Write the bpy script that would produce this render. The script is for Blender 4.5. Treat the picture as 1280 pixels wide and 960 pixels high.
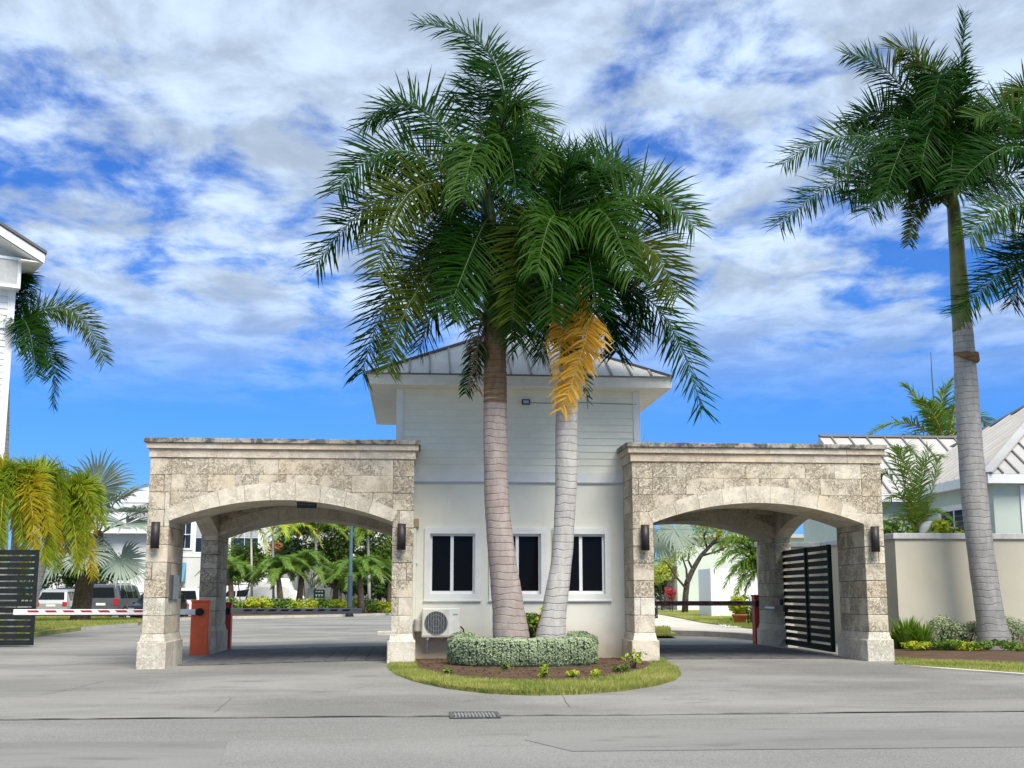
import bpy, math, random
from mathutils import Vector, Matrix
for o in list(bpy.data.objects): bpy.data.objects.remove(o)
S = bpy.context.scene
COL = S.collection
R = math.radians
rnd = random.Random(7)

# ------------------------------------------------------------------ camera
FPX = 1510.0; CAMH = 1.4
PITCH = math.atan(261/FPX); YAW = math.atan(125*math.cos(PITCH)/FPX)
cd = bpy.data.cameras.new('camera'); cam = bpy.data.objects.new('camera', cd); COL.objects.link(cam)
cd.sensor_width = 36; cd.lens = FPX/1280*36; cd.clip_start = .1; cd.clip_end = 6000
cam.location = (0, 0, CAMH); cam.rotation_euler = (math.pi/2+PITCH, 0, -YAW)
S.camera = cam
FW = Vector((math.sin(YAW)*math.cos(PITCH), math.cos(YAW)*math.cos(PITCH), math.sin(PITCH)))
RT = Vector((math.cos(YAW), -math.sin(YAW), 0)); UP = RT.cross(FW); CL = Vector((0, 0, CAMH))
def ray(x, y): return FW*FPX + RT*(x-640) - UP*(y-480)
def PY(x, y, Y): r = ray(x, y); return CL + r*(Y/r.y)          # pixel -> point at depth Y
def PG(x, y, z=0.): r = ray(x, y); return CL + r*((z-CAMH)/r.z)  # pixel -> point on the ground

# ------------------------------------------------------------------ sky, sun, exposure
SUN_EL, SUN_AZ = 52, 158     # azimuth of the sun, degrees clockwise from +Y
w = bpy.data.worlds.new('World'); S.world = w; w.use_nodes = True
nt = w.node_tree; N = nt.nodes; L = nt.links; N.clear()
def nd(t, **k):
    n = N.new(t)
    for a, b in k.items(): setattr(n, a, b)
    return n
def mth(op, a, b=None, clamp=False):
    n = nd('ShaderNodeMath', operation=op, use_clamp=clamp)
    for i, v in enumerate((a, b)):
        if v is None: continue
        if isinstance(v, (int, float)): n.inputs[i].default_value = v
        else: L.new(v, n.inputs[i])
    return n.outputs[0]
def mrange(v, a, b, c=0., d=1., kind='SMOOTHSTEP'):
    n = nd('ShaderNodeMapRange', interpolation_type=kind)
    L.new(v, n.inputs['Value'])
    for i, q in zip(('From Min', 'From Max', 'To Min', 'To Max'), (a, b, c, d)): n.inputs[i].default_value = q
    return n.outputs[0]
sky = nd('ShaderNodeTexSky', sky_type='NISHITA', sun_disc=False)
sky.sun_elevation = R(SUN_EL); sky.sun_rotation = R(SUN_AZ); sky.air_density = 1.0; sky.dust_density = 0.0; sky.ozone_density = 3.0; sky.altitude = 0
hs = nd('ShaderNodeHueSaturation'); hs.inputs['Saturation'].default_value = 1.38; hs.inputs['Value'].default_value = 1.0
L.new(sky.outputs[0], hs.inputs['Color'])
tint = nd('ShaderNodeMix', data_type='RGBA', blend_type='MULTIPLY'); tint.inputs[0].default_value = 1
hz = nd('ShaderNodeMix', data_type='RGBA', blend_type='MULTIPLY'); hz.inputs[0].default_value = 1
L.new(hs.outputs[0], hz.inputs[6])
tc = nd('ShaderNodeTexCoord'); sp = nd('ShaderNodeSeparateXYZ'); L.new(tc.outputs['Generated'], sp.inputs[0])
hc = nd('ShaderNodeCombineColor')
for i, k in enumerate((.42, .62, .86)): L.new(mrange(sp.outputs[2], 0., .22, k, 1.), hc.inputs[i])
L.new(hc.outputs[0], hz.inputs[7]); L.new(hz.outputs[2], tint.inputs[6]); tint.inputs[7].default_value = (.42, .62, .98, 1)
zz = mth('ADD', mth('MAXIMUM', sp.outputs[2], 0.0), 0.10)
cb = nd('ShaderNodeCombineXYZ'); L.new(mth('DIVIDE', sp.outputs[0], zz), cb.inputs[0]); L.new(mth('DIVIDE', sp.outputs[1], zz), cb.inputs[1])
def noise(scale, det, rough, off, dist=0.):
    mp = nd('ShaderNodeMapping'); L.new(cb.outputs[0], mp.inputs[0]); mp.inputs['Location'].default_value = off
    mp.inputs['Scale'].default_value = (1, .8, 1)
    n = nd('ShaderNodeTexNoise'); n.inputs['Scale'].default_value = scale; n.inputs['Detail'].default_value = det
    n.inputs['Roughness'].default_value = rough; n.inputs['Distortion'].default_value = dist
    L.new(mp.outputs[0], n.inputs['Vector']); return n.outputs[0]
CO = (5.1, 8.3, 0)
big = noise(1.15, 3, .5, CO); fine = noise(5.6, 8, .60, CO, .25); puff = noise(4.6, 7, .58, (9.2, 4.1, 0), .3)
dens = mth('ADD', mth('ADD', mth('MULTIPLY', big, .50), mth('MULTIPLY', fine, .56)), -.03)
elev = mrange(sp.outputs[2], .13, .26)
hi = mrange(sp.outputs[2], .27, .44, 0, .085)
dd = mth('ADD', dens, hi)
cov = mth('MULTIPLY', mrange(dd, .39, .56), elev)
covd = mth('ADD', mth('MULTIPLY', cov, .86), mth('MULTIPLY', elev, .05), clamp=True)
# cloud brightness: thin edges bright, thick bases greyer, puffs whiter
thick = mrange(dd, .50, .75, 1.0, .86); pf = mrange(puff, .34, .66, .74, 1.26)
val = mth('MULTIPLY', thick, pf)
cc = nd('ShaderNodeMix', data_type='RGBA', blend_type='MULTIPLY'); cc.inputs[0].default_value = 1
cc.inputs[6].default_value = (4.15, 5.05, 6.15, 1)
vc = nd('ShaderNodeCombineColor')
for i in range(3): L.new(val, vc.inputs[i])
L.new(vc.outputs[0], cc.inputs[7])
mx = nd('ShaderNodeMix', data_type='RGBA'); L.new(covd, mx.inputs[0]); L.new(tint.outputs[2], mx.inputs[6]); L.new(cc.outputs[2], mx.inputs[7])
bg = nd('ShaderNodeBackground'); L.new(mx.outputs[2], bg.inputs['Color']); bg.inputs['Strength'].default_value = .12
out = nd('ShaderNodeOutputWorld'); L.new(bg.outputs[0], out.inputs['Surface'])

sl = bpy.data.lights.new('sun', 'SUN'); so = bpy.data.objects.new('sun', sl); COL.objects.link(so)
sl.energy = 4.4; sl.angle = R(34); sl.color = (1.0, .93, .82)
az = R(SUN_AZ); el = R(SUN_EL)
sd = Vector((math.sin(az)*math.cos(el), math.cos(az)*math.cos(el), math.sin(el)))
so.rotation_euler = sd.to_track_quat('Z', 'Y').to_euler(); so.location = (0, 0, 60)
S.view_settings.view_transform = 'Standard'; S.view_settings.look = 'None'
S.view_settings.exposure = 0.42; S.view_settings.gamma = 1
S.render.engine = 'CYCLES'

# ------------------------------------------------------------------ helpers
class MB:
    def __init__(s): s.v = []; s.f = []
    def add(s, vs, fs):
        b = len(s.v); s.v += [tuple(q) for q in vs]; s.f += [tuple(b+i for i in q) for q in fs]; return s
    def box(s, x0, x1, y0, y1, z0, z1):
        return s.add([(x0,y0,z0),(x1,y0,z0),(x1,y1,z0),(x0,y1,z0),(x0,y0,z1),(x1,y0,z1),(x1,y1,z1),(x0,y1,z1)],
            [(0,3,2,1),(4,5,6,7),(0,1,5,4),(1,2,6,5),(2,3,7,6),(3,0,4,7)])
    def cbox(s, x0, x1, y0, y1, z0, z1, c=.01, j=0., rg=rnd):
        """box with all edges chamfered by c, corners jittered by j"""
        vs = []; idx = {}
        X = (x0, x1); Y = (y0, y1); Z = (z0, z1)
        for a in (0,1):
            for b in (0,1):
                for d in (0,1):
                    jx, jy, jz = (rg.uniform(-j, j) for _ in range(3))
                    sx, sy, sz = (1-2*a, 1-2*b, 1-2*d)
                    px, py, pz = X[a]+jx, Y[b]+jy, Z[d]+jz
                    for k in range(3):
                        o = [c*sx, c*sy, c*sz]; o[k] = 0
                        idx[(a,b,d,k)] = len(vs); vs.append((px+o[0], py+o[1], pz+o[2]))
        fs = []
        g = lambda *q: idx[q]
        for a in (0,1):
            q = [g(a,0,0,0), g(a,1,0,0), g(a,1,1,0), g(a,0,1,0)]; fs.append(q if a else q[::-1])
        for b in (0,1):
            q = [g(0,b,0,1), g(1,b,0,1), g(1,b,1,1), g(0,b,1,1)]; fs.append(q[::-1] if b else q)
        for d in (0,1):
            q = [g(0,0,d,2), g(1,0,d,2), g(1,1,d,2), g(0,1,d,2)]; fs.append(q if d else q[::-1])
        for a in (0,1):
            for b in (0,1): fs.append([g(a,b,0,0), g(a,b,1,0), g(a,b,1,1), g(a,b,0,1)])
        for a in (0,1):
            for d in (0,1): fs.append([g(a,0,d,0), g(a,1,d,0), g(a,1,d,2), g(a,0,d,2)])
        for b in (0,1):
            for d in (0,1): fs.append([g(0,b,d,1), g(1,b,d,1), g(1,b,d,2), g(0,b,d,2)])
        for a in (0,1):
            for b in (0,1):
                for d in (0,1): fs.append([g(a,b,d,0), g(a,b,d,1), g(a,b,d,2)])
        return s.add(vs, fs)
    def prism(s, poly, lo, hi, axis='y'):
        """poly of (u,v) extruded: axis y -> (u, t, v); axis x -> (t, u, v); axis z -> (u, v, t)"""
        n = len(poly)
        m = {'y': lambda u, v, t: (u, t, v), 'x': lambda u, v, t: (t, u, v), 'z': lambda u, v, t: (u, v, t)}[axis]
        vs = [m(u, v, lo) for u, v in poly] + [m(u, v, hi) for u, v in poly]
        fs = [tuple(range(n)), tuple(range(2*n-1, n-1, -1))] + [(i, n+i, n+(i+1) % n, (i+1) % n) for i in range(n)]
        return s.add(vs, fs)
    def tube(s, pts, rad, n=8, cap=True, jit=0., rg=rnd):
        pts = [Vector(q) for q in pts]; m = len(pts)
        if not isinstance(rad, (list, tuple)): rad = [rad]*m
        vs = []; prev = None
        for i, q in enumerate(pts):
            t = (pts[min(i+1, m-1)]-pts[max(i-1, 0)]).normalized()
            if prev is None: a = t.cross(Vector((0, 0, 1)) if abs(t.z) < .9 else Vector((0, 1, 0))).normalized()
            else: a = (prev - t*prev.dot(t)).normalized()
            b = t.cross(a); prev = a
            for k in range(n):
                th = 2*math.pi*k/n; r = rad[i]*(1+(rg.uniform(-jit, jit) if jit else 0))
                vs.append(q + a*math.cos(th)*r + b*math.sin(th)*r)
        fs = [(i*n+k, i*n+(k+1) % n, (i+1)*n+(k+1) % n, (i+1)*n+k) for i in range(m-1) for k in range(n)]
        if cap: fs += [tuple(range(n-1, -1, -1)), tuple(range((m-1)*n, m*n))]
        return s.add(vs, fs)
    def lathe(s, prof, c=(0, 0, 0), n=16, axis='z'):
        vs = []; m = len(prof)
        for r, h in prof:
            for k in range(n):
                th = 2*math.pi*k/n; x, y = r*math.cos(th), r*math.sin(th)
                p = {'z': (x, y, h), 'x': (h, x, y), 'y': (x, h, y)}[axis]
                vs.append((c[0]+p[0], c[1]+p[1], c[2]+p[2]))
        fs = [(i*n+k, i*n+(k+1) % n, (i+1)*n+(k+1) % n, (i+1)*n+k) for i in range(m-1) for k in range(n)]
        fs += [tuple(range(n-1, -1, -1)), tuple(range((m-1)*n, m*n))]
        return s.add(vs, fs)
    def mesh(s, name, mat, smooth=False):
        me = bpy.data.meshes.new(name); me.from_pydata(s.v, [], s.f); me.update()
        me.materials.append(mat)
        if smooth: me.polygons.foreach_set('use_smooth', [True]*len(me.polygons))
        return me
    def build(s, name, mat, parent=None, smooth=False):
        return link(name, s.mesh(name, mat, smooth), parent)
def link(name, me, parent=None):
    o = bpy.data.objects.new(name, me); COL.objects.link(o)
    if parent: o.parent = parent
    return o
def recalc(o):
    import bmesh
    b = bmesh.new(); b.from_mesh(o.data); bmesh.ops.recalc_face_normals(b, faces=b.faces); b.to_mesh(o.data); b.free(); return o
def tag(o, label, cat, group=None, kind=None):
    o['label'] = label; o['category'] = cat
    if group: o['group'] = group
    if kind: o['kind'] = kind
    return o
def struct(o): o['kind'] = 'structure'; return o
def empty(name, label, cat, group=None):
    o = bpy.data.objects.new(name, None); COL.objects.link(o); o.empty_display_size = .2
    return tag(o, label, cat, group)
def ss(a, b, x):
    t = max(0, min(1, (x-a)/(b-a))); return t*t*(3-2*t)
def gz(x, y): return .085*ss(14.6, 22.5, y)*ss(-5.2, -.5, x)*(1-ss(36, 46, y))

# ------------------------------------------------------------------ materials
MC = {}
class G:
    """tiny node builder"""
    def __init__(s, name):
        s.m = bpy.data.materials.new(name); s.m.use_nodes = True; s.t = s.m.node_tree; s.n = s.t.nodes; s.n.clear()
        s.o = s.n.new('ShaderNodeOutputMaterial'); s.b = s.n.new('ShaderNodeBsdfPrincipled'); s.l(s.b.outputs[0], s.o.inputs[0])
    def l(s, a, b): s.t.links.new(a, b)
    def put(s, v, i):
        if isinstance(v, (int, float)): i.default_value = v
        elif isinstance(v, tuple): i.default_value = v if len(v) == 4 else v+(1,) if i.type == 'RGBA' else v
        else: s.l(v, i)
    def pos(s, obj=False, rand=0.):
        if obj:
            c = s.n.new('ShaderNodeTexCoord').outputs['Object']
        else: c = s.n.new('ShaderNodeNewGeometry').outputs['Position']
        if rand:
            r = s.n.new('ShaderNodeObjectInfo').outputs['Random']
            m = s.n.new('ShaderNodeVectorMath'); m.operation = 'ADD'; s.l(c, m.inputs[0])
            x = s.math('MULTIPLY', r, rand); cx = s.n.new('ShaderNodeCombineXYZ')
            s.l(x, cx.inputs[0]); s.l(s.math('MULTIPLY', x, 1.7), cx.inputs[1]); s.l(s.math('MULTIPLY', x, .6), cx.inputs[2])
            s.l(cx.outputs[0], m.inputs[1]); c = m.outputs[0]
        return c
    def rand(s): return s.n.new('ShaderNodeObjectInfo').outputs['Random']
    def scale(s, v, sc):
        m = s.n.new('ShaderNodeMapping'); s.l(v, m.inputs[0]); m.inputs['Scale'].default_value = sc; return m.outputs[0]
    def noise(s, v, scale, det=4, rough=.55, dist=0.):
        n = s.n.new('ShaderNodeTexNoise'); s.l(v, n.inputs['Vector'])
        n.inputs['Scale'].default_value = scale; n.inputs['Detail'].default_value = det; n.inputs['Roughness'].default_value = rough; n.inputs['Distortion'].default_value = dist
        return n.outputs[0]
    def voro(s, v, scale, feat='F1', out='Distance'):
        n = s.n.new('ShaderNodeTexVoronoi'); n.feature = feat; s.l(v, n.inputs['Vector']); n.inputs['Scale'].default_value = scale; return n.outputs[out]
    def ramp(s, v, a, b, c=0., d=1.):
        n = s.n.new('ShaderNodeMapRange'); n.interpolation_type = 'SMOOTHSTEP'; s.put(v, n.inputs[0])
        for k, q in zip((1, 2, 3, 4), (a, b, c, d)): n.inputs[k].default_value = q
        return n.outputs[0]
    def math(s, op, a, b=0.):
        n = s.n.new('ShaderNodeMath'); n.operation = op; s.put(a, n.inputs[0]); s.put(b, n.inputs[1]); return n.outputs[0]
    def mix(s, f, a, b, mode='MIX'):
        n = s.n.new('ShaderNodeMix'); n.data_type = 'RGBA'; n.blend_type = mode
        s.put(f, n.inputs[0]); s.put(a, n.inputs[6]); s.put(b, n.inputs[7]); return n.outputs[2]
    def bump(s, h, st, dist=.02, prev=None):
        n = s.n.new('ShaderNodeBump'); n.inputs['Strength'].default_value = st; n.inputs['Distance'].default_value = dist
        s.l(h, n.inputs['Height'])
        if prev: s.l(prev, n.inputs['Normal'])
        return n.outputs[0]
    def fin(s, col, rough=.8, bump=None, metal=0., spec=.5):
        s.put(col, s.b.inputs['Base Color']); s.put(rough, s.b.inputs['Roughness']); s.b.inputs['Metallic'].default_value = metal
        s.b.inputs['Specular IOR Level'].default_value = spec
        if bump is not None: s.l(bump, s.b.inputs['Normal'])
        return s.m

def m_paint(name, col, rough=.5, metal=0., var=.06, sc=6., bump=.0, spec=.5):
    if name in MC: return MC[name]
    g = G(name); p = g.pos(rand=30.)
    n = g.noise(p, sc, 5, .6); d = tuple(c*(1-var*2.2) for c in col); u = tuple(min(1, c*(1+var)) for c in col)
    c = g.mix(g.ramp(n, .3, .7), d, u)
    b = g.bump(g.noise(p, sc*25, 3), bump, .004) if bump else None
    MC[name] = g.fin(c, rough, b, metal, spec); return MC[name]

def m_coral(name, base, pit, rough_amt, tintamt=.32):
    g = G(name); p = g.pos(rand=57.); r = g.rand()
    # shell-like vermiculation and pits
    v1 = g.noise(p, 7, 6, .62, 1.6); v2 = g.noise(p, 30, 5, .7, 1.2); v3 = g.voro(p, 26); v4 = g.noise(p, 2.2, 3)
    pits = g.math('MULTIPLY', g.ramp(v2, .53, .60), g.ramp(v4, .34, .52))
    worm = g.math('MULTIPLY', g.ramp(g.math('ABSOLUTE', g.math('SUBTRACT', v1, .5)), .045, .012), g.ramp(v4, .40, .60))
    a = tuple(c*.90 for c in base); b = tuple(min(1, c*1.10) for c in base)
    col = g.mix(g.ramp(v1, .32, .68), a, b)
    warm = tuple(c*k for c, k in zip(base, (1.04, .90, .76))); grey = tuple(c*k for c, k in zip(base, (.80, .80, .82)))
    pale = tuple(min(.8, c*k) for c, k in zip(base, (1.16, 1.17, 1.17)))
    col = g.mix(g.math('MULTIPLY', g.ramp(r, .25, .05), tintamt), col, warm)
    col = g.mix(g.math('MULTIPLY', g.ramp(r, .62, .5), g.math('MULTIPLY', g.ramp(r, .4, .5), tintamt*.8)), col, grey)
    col = g.mix(g.math('MULTIPLY', g.ramp(r, .78, .9), tintamt), col, pale)
    wp = g.pos(); st = g.noise(wp, 1.3, 6, .65, .6)
    col = g.mix(g.ramp(st, .50, .74, 0, .55), col, tuple(c*k for c, k in zip(base, (.62, .56, .47))))
    fin = g.noise(p, 75, 4, .7); col = g.mix(g.ramp(fin, .48, .64, 0, .42*rough_amt), col, pit)
    col = g.mix(g.math('MULTIPLY', pits, rough_amt), col, pit); col = g.mix(g.math('MULTIPLY', worm, rough_amt*.75), col, pit)
    h = g.math('SUBTRACT', g.math('MULTIPLY', v2, .8), g.math('MULTIPLY', g.math('MAXIMUM', pits, worm), .9*rough_amt))
    h = g.math('ADD', h, g.math('MULTIPLY', fin, .4))
    return g.fin(col, .92, g.bump(h, .75, .025), spec=.25)
M_CORAL = m_coral('coral_stone', (.66, .585, .455), (.21, .165, .11), .85)
M_SMOOTH = m_coral('sawn_coral_stone', (.72, .65, .525), (.33, .27, .19), .42, .35)
M_BASE = m_coral('base_coral_stone', (.74, .69, .58), (.36, .31, .23), .55, .3)
M_CORN = m_coral('cornice_stone', (.66, .575, .455), (.30, .23, .16), .35, .4)

def m_cap():
    g = G('weathered_cap'); p = g.pos(); n = g.noise(p, 5, 6, .7, .5); n2 = g.noise(p, 30, 4)
    c = g.mix(g.ramp(n, .42, .60), (.40, .36, .30), (.10, .095, .085)); c = g.mix(g.ramp(n2, .5, .7, 0, .5), c, (.06, .055, .05))
    return g.fin(c, .95, g.bump(n2, .6, .02), spec=.2)
M_CAP = m_cap()
def m_stucco(name, col, dirt=.0, z0=0., z1=1.):
    g = G(name); p = g.pos(); n = g.noise(p, 1.1, 5, .6); f = g.noise(p, 90, 3)
    c = g.mix(g.ramp(n, .3, .7), tuple(c*.93 for c in col), col)
    st = g.noise(g.scale(p, (3.5, 3.5, .5)), 1., 5, .65)
    c = g.mix(g.ramp(st, .5, .8, 0, .22), c, tuple(c*k for c, k in zip(col, (.72, .68, .58))))
    if dirt:   # splashed soil along the foot of the wall
        sx = g.n.new('ShaderNodeSeparateXYZ'); g.l(p, sx.inputs[0])
        zz = g.math('ADD', sx.outputs[2], g.math('MULTIPLY', g.math('SUBTRACT', g.noise(p, 2.5, 4), .5), .5))
        c = g.mix(g.ramp(zz, z1, z0, 0, dirt), c, (.36, .25, .14))
    return g.fin(c, .9, g.bump(f, .25, .006), spec=.2)
M_STUCCO = m_stucco('house_stucco', (.78, .775, .685), .6, .12, .95)
M_SIDING = m_paint('siding_paint', (.79, .795, .69), .6, var=.03, sc=2)
M_TRIM = m_paint('trim_paint', (.76, .77, .745), .5, var=.03, sc=3)
M_SOFFIT = m_paint('soffit_paint', (.80, .79, .74), .7, var=.03)
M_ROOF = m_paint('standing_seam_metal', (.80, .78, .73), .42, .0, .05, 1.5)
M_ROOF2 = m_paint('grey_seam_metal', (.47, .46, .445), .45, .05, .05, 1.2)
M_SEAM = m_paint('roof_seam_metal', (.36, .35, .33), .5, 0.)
M_SEAMD = m_paint('dark_seam_metal', (.22, .215, .21), .5, .3)  # darker metal for seams, hip and ridge caps, drip edge
M_WALLR = m_stucco('boundary_wall_render', (.60, .56, .45), .15, .0, .5)
M_WCAP = m_paint('wall_cap_paint', (.58, .58, .56), .7, var=.08)
M_WHITE = m_paint('white_render', (.64, .655, .63), .8, var=.03, sc=1)
M_WGREEN = m_paint('pale_mint_render', (.56, .63, .56), .8, var=.03, sc=1)
M_WPAINT = m_paint('white_paint', (.82, .83, .84), .5, var=.02)
M_BLACKM = m_paint('black_metal', (.015, .016, .018), .45, .2, .1)
M_LAMP = m_paint('bronze_lamp_metal', (.035, .030, .030), .5, .3, .1)
M_GATE = m_paint('dark_green_metal', (.008, .015, .012), .6, 0, .12, spec=.15)
M_FENCE = m_paint('charcoal_slat_paint', (.016, .020, .020), .6, 0, .12, spec=.2)
M_ORANGE = m_paint('orange_paint', (.95, .13, .025), .42, 0, .08, 2.5)
M_RED = m_paint('red_paint', (.42, .03, .025), .45, 0, .1)
M_ARMW = m_paint('barrier_white', (.80, .78, .75), .45, var=.04)
M_ARMR = m_paint('barrier_red', (.36, .02, .035), .45, var=.08)
M_STEEL = m_paint('steel', (.45, .46, .47), .4, .7)
M_ACB = m_paint('air_conditioner_white', (.74, .74, .68), .45, var=.04)
M_ACG = m_paint('grille_dark', (.05, .055, .05), .6)
M_RUBBER = m_paint('rubber', (.012, .012, .013), .8)
M_TERRA = m_paint('terracotta', (.42, .12, .05), .7)
M_BLUE = m_paint('blue_canvas', (.10, .27, .42), .8)
M_SIGNG = m_paint('sign_green', (.015, .06, .045), .5)
M_TARP = m_paint('white_tarpaulin', (.80, .80, .78), .7, var=.05, sc=1.5)
def m_glass(name='dark_window_glass', col=(.006, .006, .008)):
    g = G(name); return g.fin(col, .05, None, 0, .08)
M_GLASS = m_glass(); M_CGLASS = m_glass('car_glass', (.012, .016, .018)); M_BGLASS = m_glass('house_glass', (.02, .035, .06))
def m_ground(name, c0, c1, sc=.35, fine=55., stain=(.6, .58, .55), stretch=(1, 1, 1), rough=.93, spot=.25):
    g = G(name); p = g.pos(); q = g.scale(p, stretch)
    n = g.noise(q, sc, 6, .62, .4); f = g.noise(p, fine, 4, .7); m = g.noise(q, sc*4.3, 5, .6, .3); gr = g.voro(p, 140)
    c = g.mix(g.ramp(n, .33, .67), c0, c1); c = g.mix(g.ramp(m, .52, .74, 0, .5), c, tuple(a*b for a, b in zip(c0, stain)))
    c = g.mix(g.ramp(f, .42, .7, 0, spot), c, tuple(a*1.5 for a in c1)); c = g.mix(g.ramp(f, .5, .28, 0, spot), c, tuple(a*.5 for a in c0))
    return g.fin(c, rough, g.bump(f, .35, .006), spec=.25)
M_ROAD = m_ground('road_asphalt', (.175, .172, .160), (.23, .226, .212), .25, 60, stretch=(.5, 1.6, 1), spot=.6)
M_DRIVE = m_ground('driveway_concrete', (.150, .147, .137), (.262, .256, .236), .3, 45, stretch=(.7, 1.2, 1), spot=.38)
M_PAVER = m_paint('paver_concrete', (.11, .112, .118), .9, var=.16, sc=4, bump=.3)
M_KERB = m_ground('kerb_concrete', (.42, .40, .355), (.52, .50, .45), .9, 50)
M_PATH = m_ground('pale_path', (.50, .46, .40), (.58, .54, .47), .5, 50)
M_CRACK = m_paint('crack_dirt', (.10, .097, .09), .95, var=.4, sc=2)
M_MULCH = m_ground('mulch', (.060, .036, .022), (.11, .068, .042), 2.5, 25, rough=1, spot=.5)
M_SOIL = m_ground('lawn_soil', (.17, .20, .05), (.29, .29, .09), .6, 30, rough=1)
M_EARTH = m_ground('earth', (.16, .17, .09), (.22, .21, .12), .05, 8, rough=1)

def m_leaf(name, c0, c1, trans=.3, rough=.45, hue=.5, sc=1.2, spec=.25, tipcol=None):
    g = G(name); p = g.pos(); r = g.rand()
    n = g.noise(p, sc, 3); f = g.noise(p, 14, 2)
    c = g.mix(g.ramp(n, .3, .7), c0, c1); c = g.mix(g.ramp(f, .35, .75, 0, .6), c, tuple(a*.6+b*.75 for a, b in zip(c0, c1)))
    c = g.mix(g.math('MULTIPLY', r, hue), c, tuple(a*k for a, k in zip(c1, (1.25, 1.05, .8))))
    g.put(c, g.b.inputs['Base Color']); g.b.inputs['Roughness'].default_value = rough; g.b.inputs['Specular IOR Level'].default_value = spec
    t = g.n.new('ShaderNodeBsdfTranslucent'); g.l(g.mix(.0, c, c), t.inputs['Color'])
    m = g.n.new('ShaderNodeMixShader'); m.inputs[0].default_value = trans; g.l(g.b.outputs[0], m.inputs[1]); g.l(t.outputs[0], m.inputs[2])
    g.l(m.outputs[0], g.o.inputs[0]); return g.m
M_ROYAL = m_leaf('royal_leaf', (.004, .026, .002), (.014, .058, .004), .24, .45, .42, spec=.07)
M_ROYALB = m_leaf('royal_leaf_light', (.012, .050, .004), (.034, .092, .007), .28, .45, .45, spec=.09)
M_ROYALO = m_leaf('royal_leaf_olive', (.018, .044, .003), (.052, .082, .006), .28, .45, .4, spec=.06)
M_GOLD = m_leaf('golden_leaf', (.38, .17, .02), (.74, .47, .045), .35, .5, .3)
M_DEAD = m_leaf('dead_leaf', (.075, .055, .035), (.13, .10, .065), .15, .7, .3)
M_RACH = m_paint('rachis_green', (.06, .11, .03), .5, var=.1)
M_RACHB = m_paint('rachis_pale', (.13, .19, .12), .5, var=.1)
M_RACHY = m_paint('rachis_yellow', (.55, .36, .08), .5)
M_RACHD = m_paint('rachis_dead', (.10, .075, .05), .8)
M_FOX = m_leaf('foxtail_leaf', (.12, .22, .012), (.27, .34, .018), .4, .5, .3, spec=.2)
M_FOXG = m_leaf('foxtail_leaf_gold', (.25, .24, .010), (.42, .36, .016), .4, .5, .3, spec=.2)
M_BIS = m_leaf('silver_fan_leaf', (.17, .235, .20), (.29, .36, .31), .2, .5, .3)
M_ARECA = m_leaf('areca_leaf', (.07, .17, .018), (.17, .29, .035), .35, .45, .5)
M_ARECAL = m_leaf('young_areca_leaf', (.12, .25, .03), (.26, .40, .06), .4, .45, .4)
M_LIME = m_leaf('lime_palm_leaf', (.28, .38, .03), (.44, .50, .05), .35, .45, .4)
M_PYG = m_leaf('feather_palm_leaf', (.075, .175, .022), (.18, .31, .05), .3, .45, .5)
M_SHRUB = m_leaf('shrub_leaf', (.06, .14, .02), (.14, .24, .035), .3, .5, .5)
M_DSHRUB = m_leaf('dark_shrub_leaf', (.02, .05, .014), (.05, .10, .022), .2, .5, .5)
M_YSHRUB = m_leaf('yellow_green_leaf', (.22, .33, .02), (.42, .48, .04), .35, .5, .5)
M_SILV = m_leaf('silver_hedge_leaf', (.22, .29, .17), (.38, .46, .29), .2, .6, .4, 2.0, .25)
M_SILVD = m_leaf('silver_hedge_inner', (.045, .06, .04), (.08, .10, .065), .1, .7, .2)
M_REDL = m_leaf('red_leaf', (.45, .03, .05), (.65, .16, .18), .3, .5, .4)
M_GRASS = m_leaf('grass_blade', (.15, .22, .035), (.42, .40, .12), .3, .6, 0, .9, .3)
M_TREEL = m_leaf('tree_leaf', (.16, .25, .04), (.30, .37, .07), .4, .5, .5)
M_FERN = m_leaf('fern_leaf', (.08, .19, .02), (.17, .30, .035), .35, .5, .5)
def m_trunk(name, c0, c1, ring, per=9., moss=.0):
    g = G(name); p = g.pos(); sx = g.n.new('ShaderNodeSeparateXYZ'); g.l(p, sx.inputs[0])
    wob = g.math('MULTIPLY', g.noise(p, 2.6, 4), .17)
    z = g.math('ADD', sx.outputs[2], wob)
    fr = g.math('FRACT', g.math('MULTIPLY', z, per)); n = g.noise(g.scale(p, (1, 1, .35)), 9, 6, .65); f = g.noise(p, 45, 4)
    line = g.math('MULTIPLY', g.ramp(g.math('ABSOLUTE', g.math('SUBTRACT', fr, .5)), .40, .5), g.ramp(g.noise(p, 1.7, 4), .22, .5))
    c = g.mix(g.ramp(n, .3, .7), c0, c1); c = g.mix(g.ramp(f, .5, .75, 0, .35), c, tuple(a*.55 for a in c0))
    c = g.mix(g.math('MULTIPLY', line, .6), c, ring)
    big = g.noise(p, .9, 3); c = g.mix(g.ramp(big, .5, .75, 0, .4), c, tuple(a*.75 for a in c0))
    h = g.math('ADD', g.math('MULTIPLY', line, -.8), g.math('MULTIPLY', n, .6))
    return g.fin(c, .9, g.bump(h, .6, .02), spec=.2)
M_TRUNKA = m_trunk('palm_trunk_brown', (.30, .245, .22), (.40, .345, .315), (.14, .10, .085), 7.5)
M_TRUNKB = m_trunk('palm_trunk_grey', (.38, .36, .335), (.52, .50, .47), (.20, .17, .15), 7.)
M_TRUNKC = m_trunk('palm_trunk_slate', (.30, .295, .285), (.42, .41, .395), (.17, .16, .155), 6.5)
M_TRUNKT = m_trunk('palm_trunk_top', (.17, .105, .06), (.26, .17, .10), (.05, .03, .02), 9.)
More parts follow.
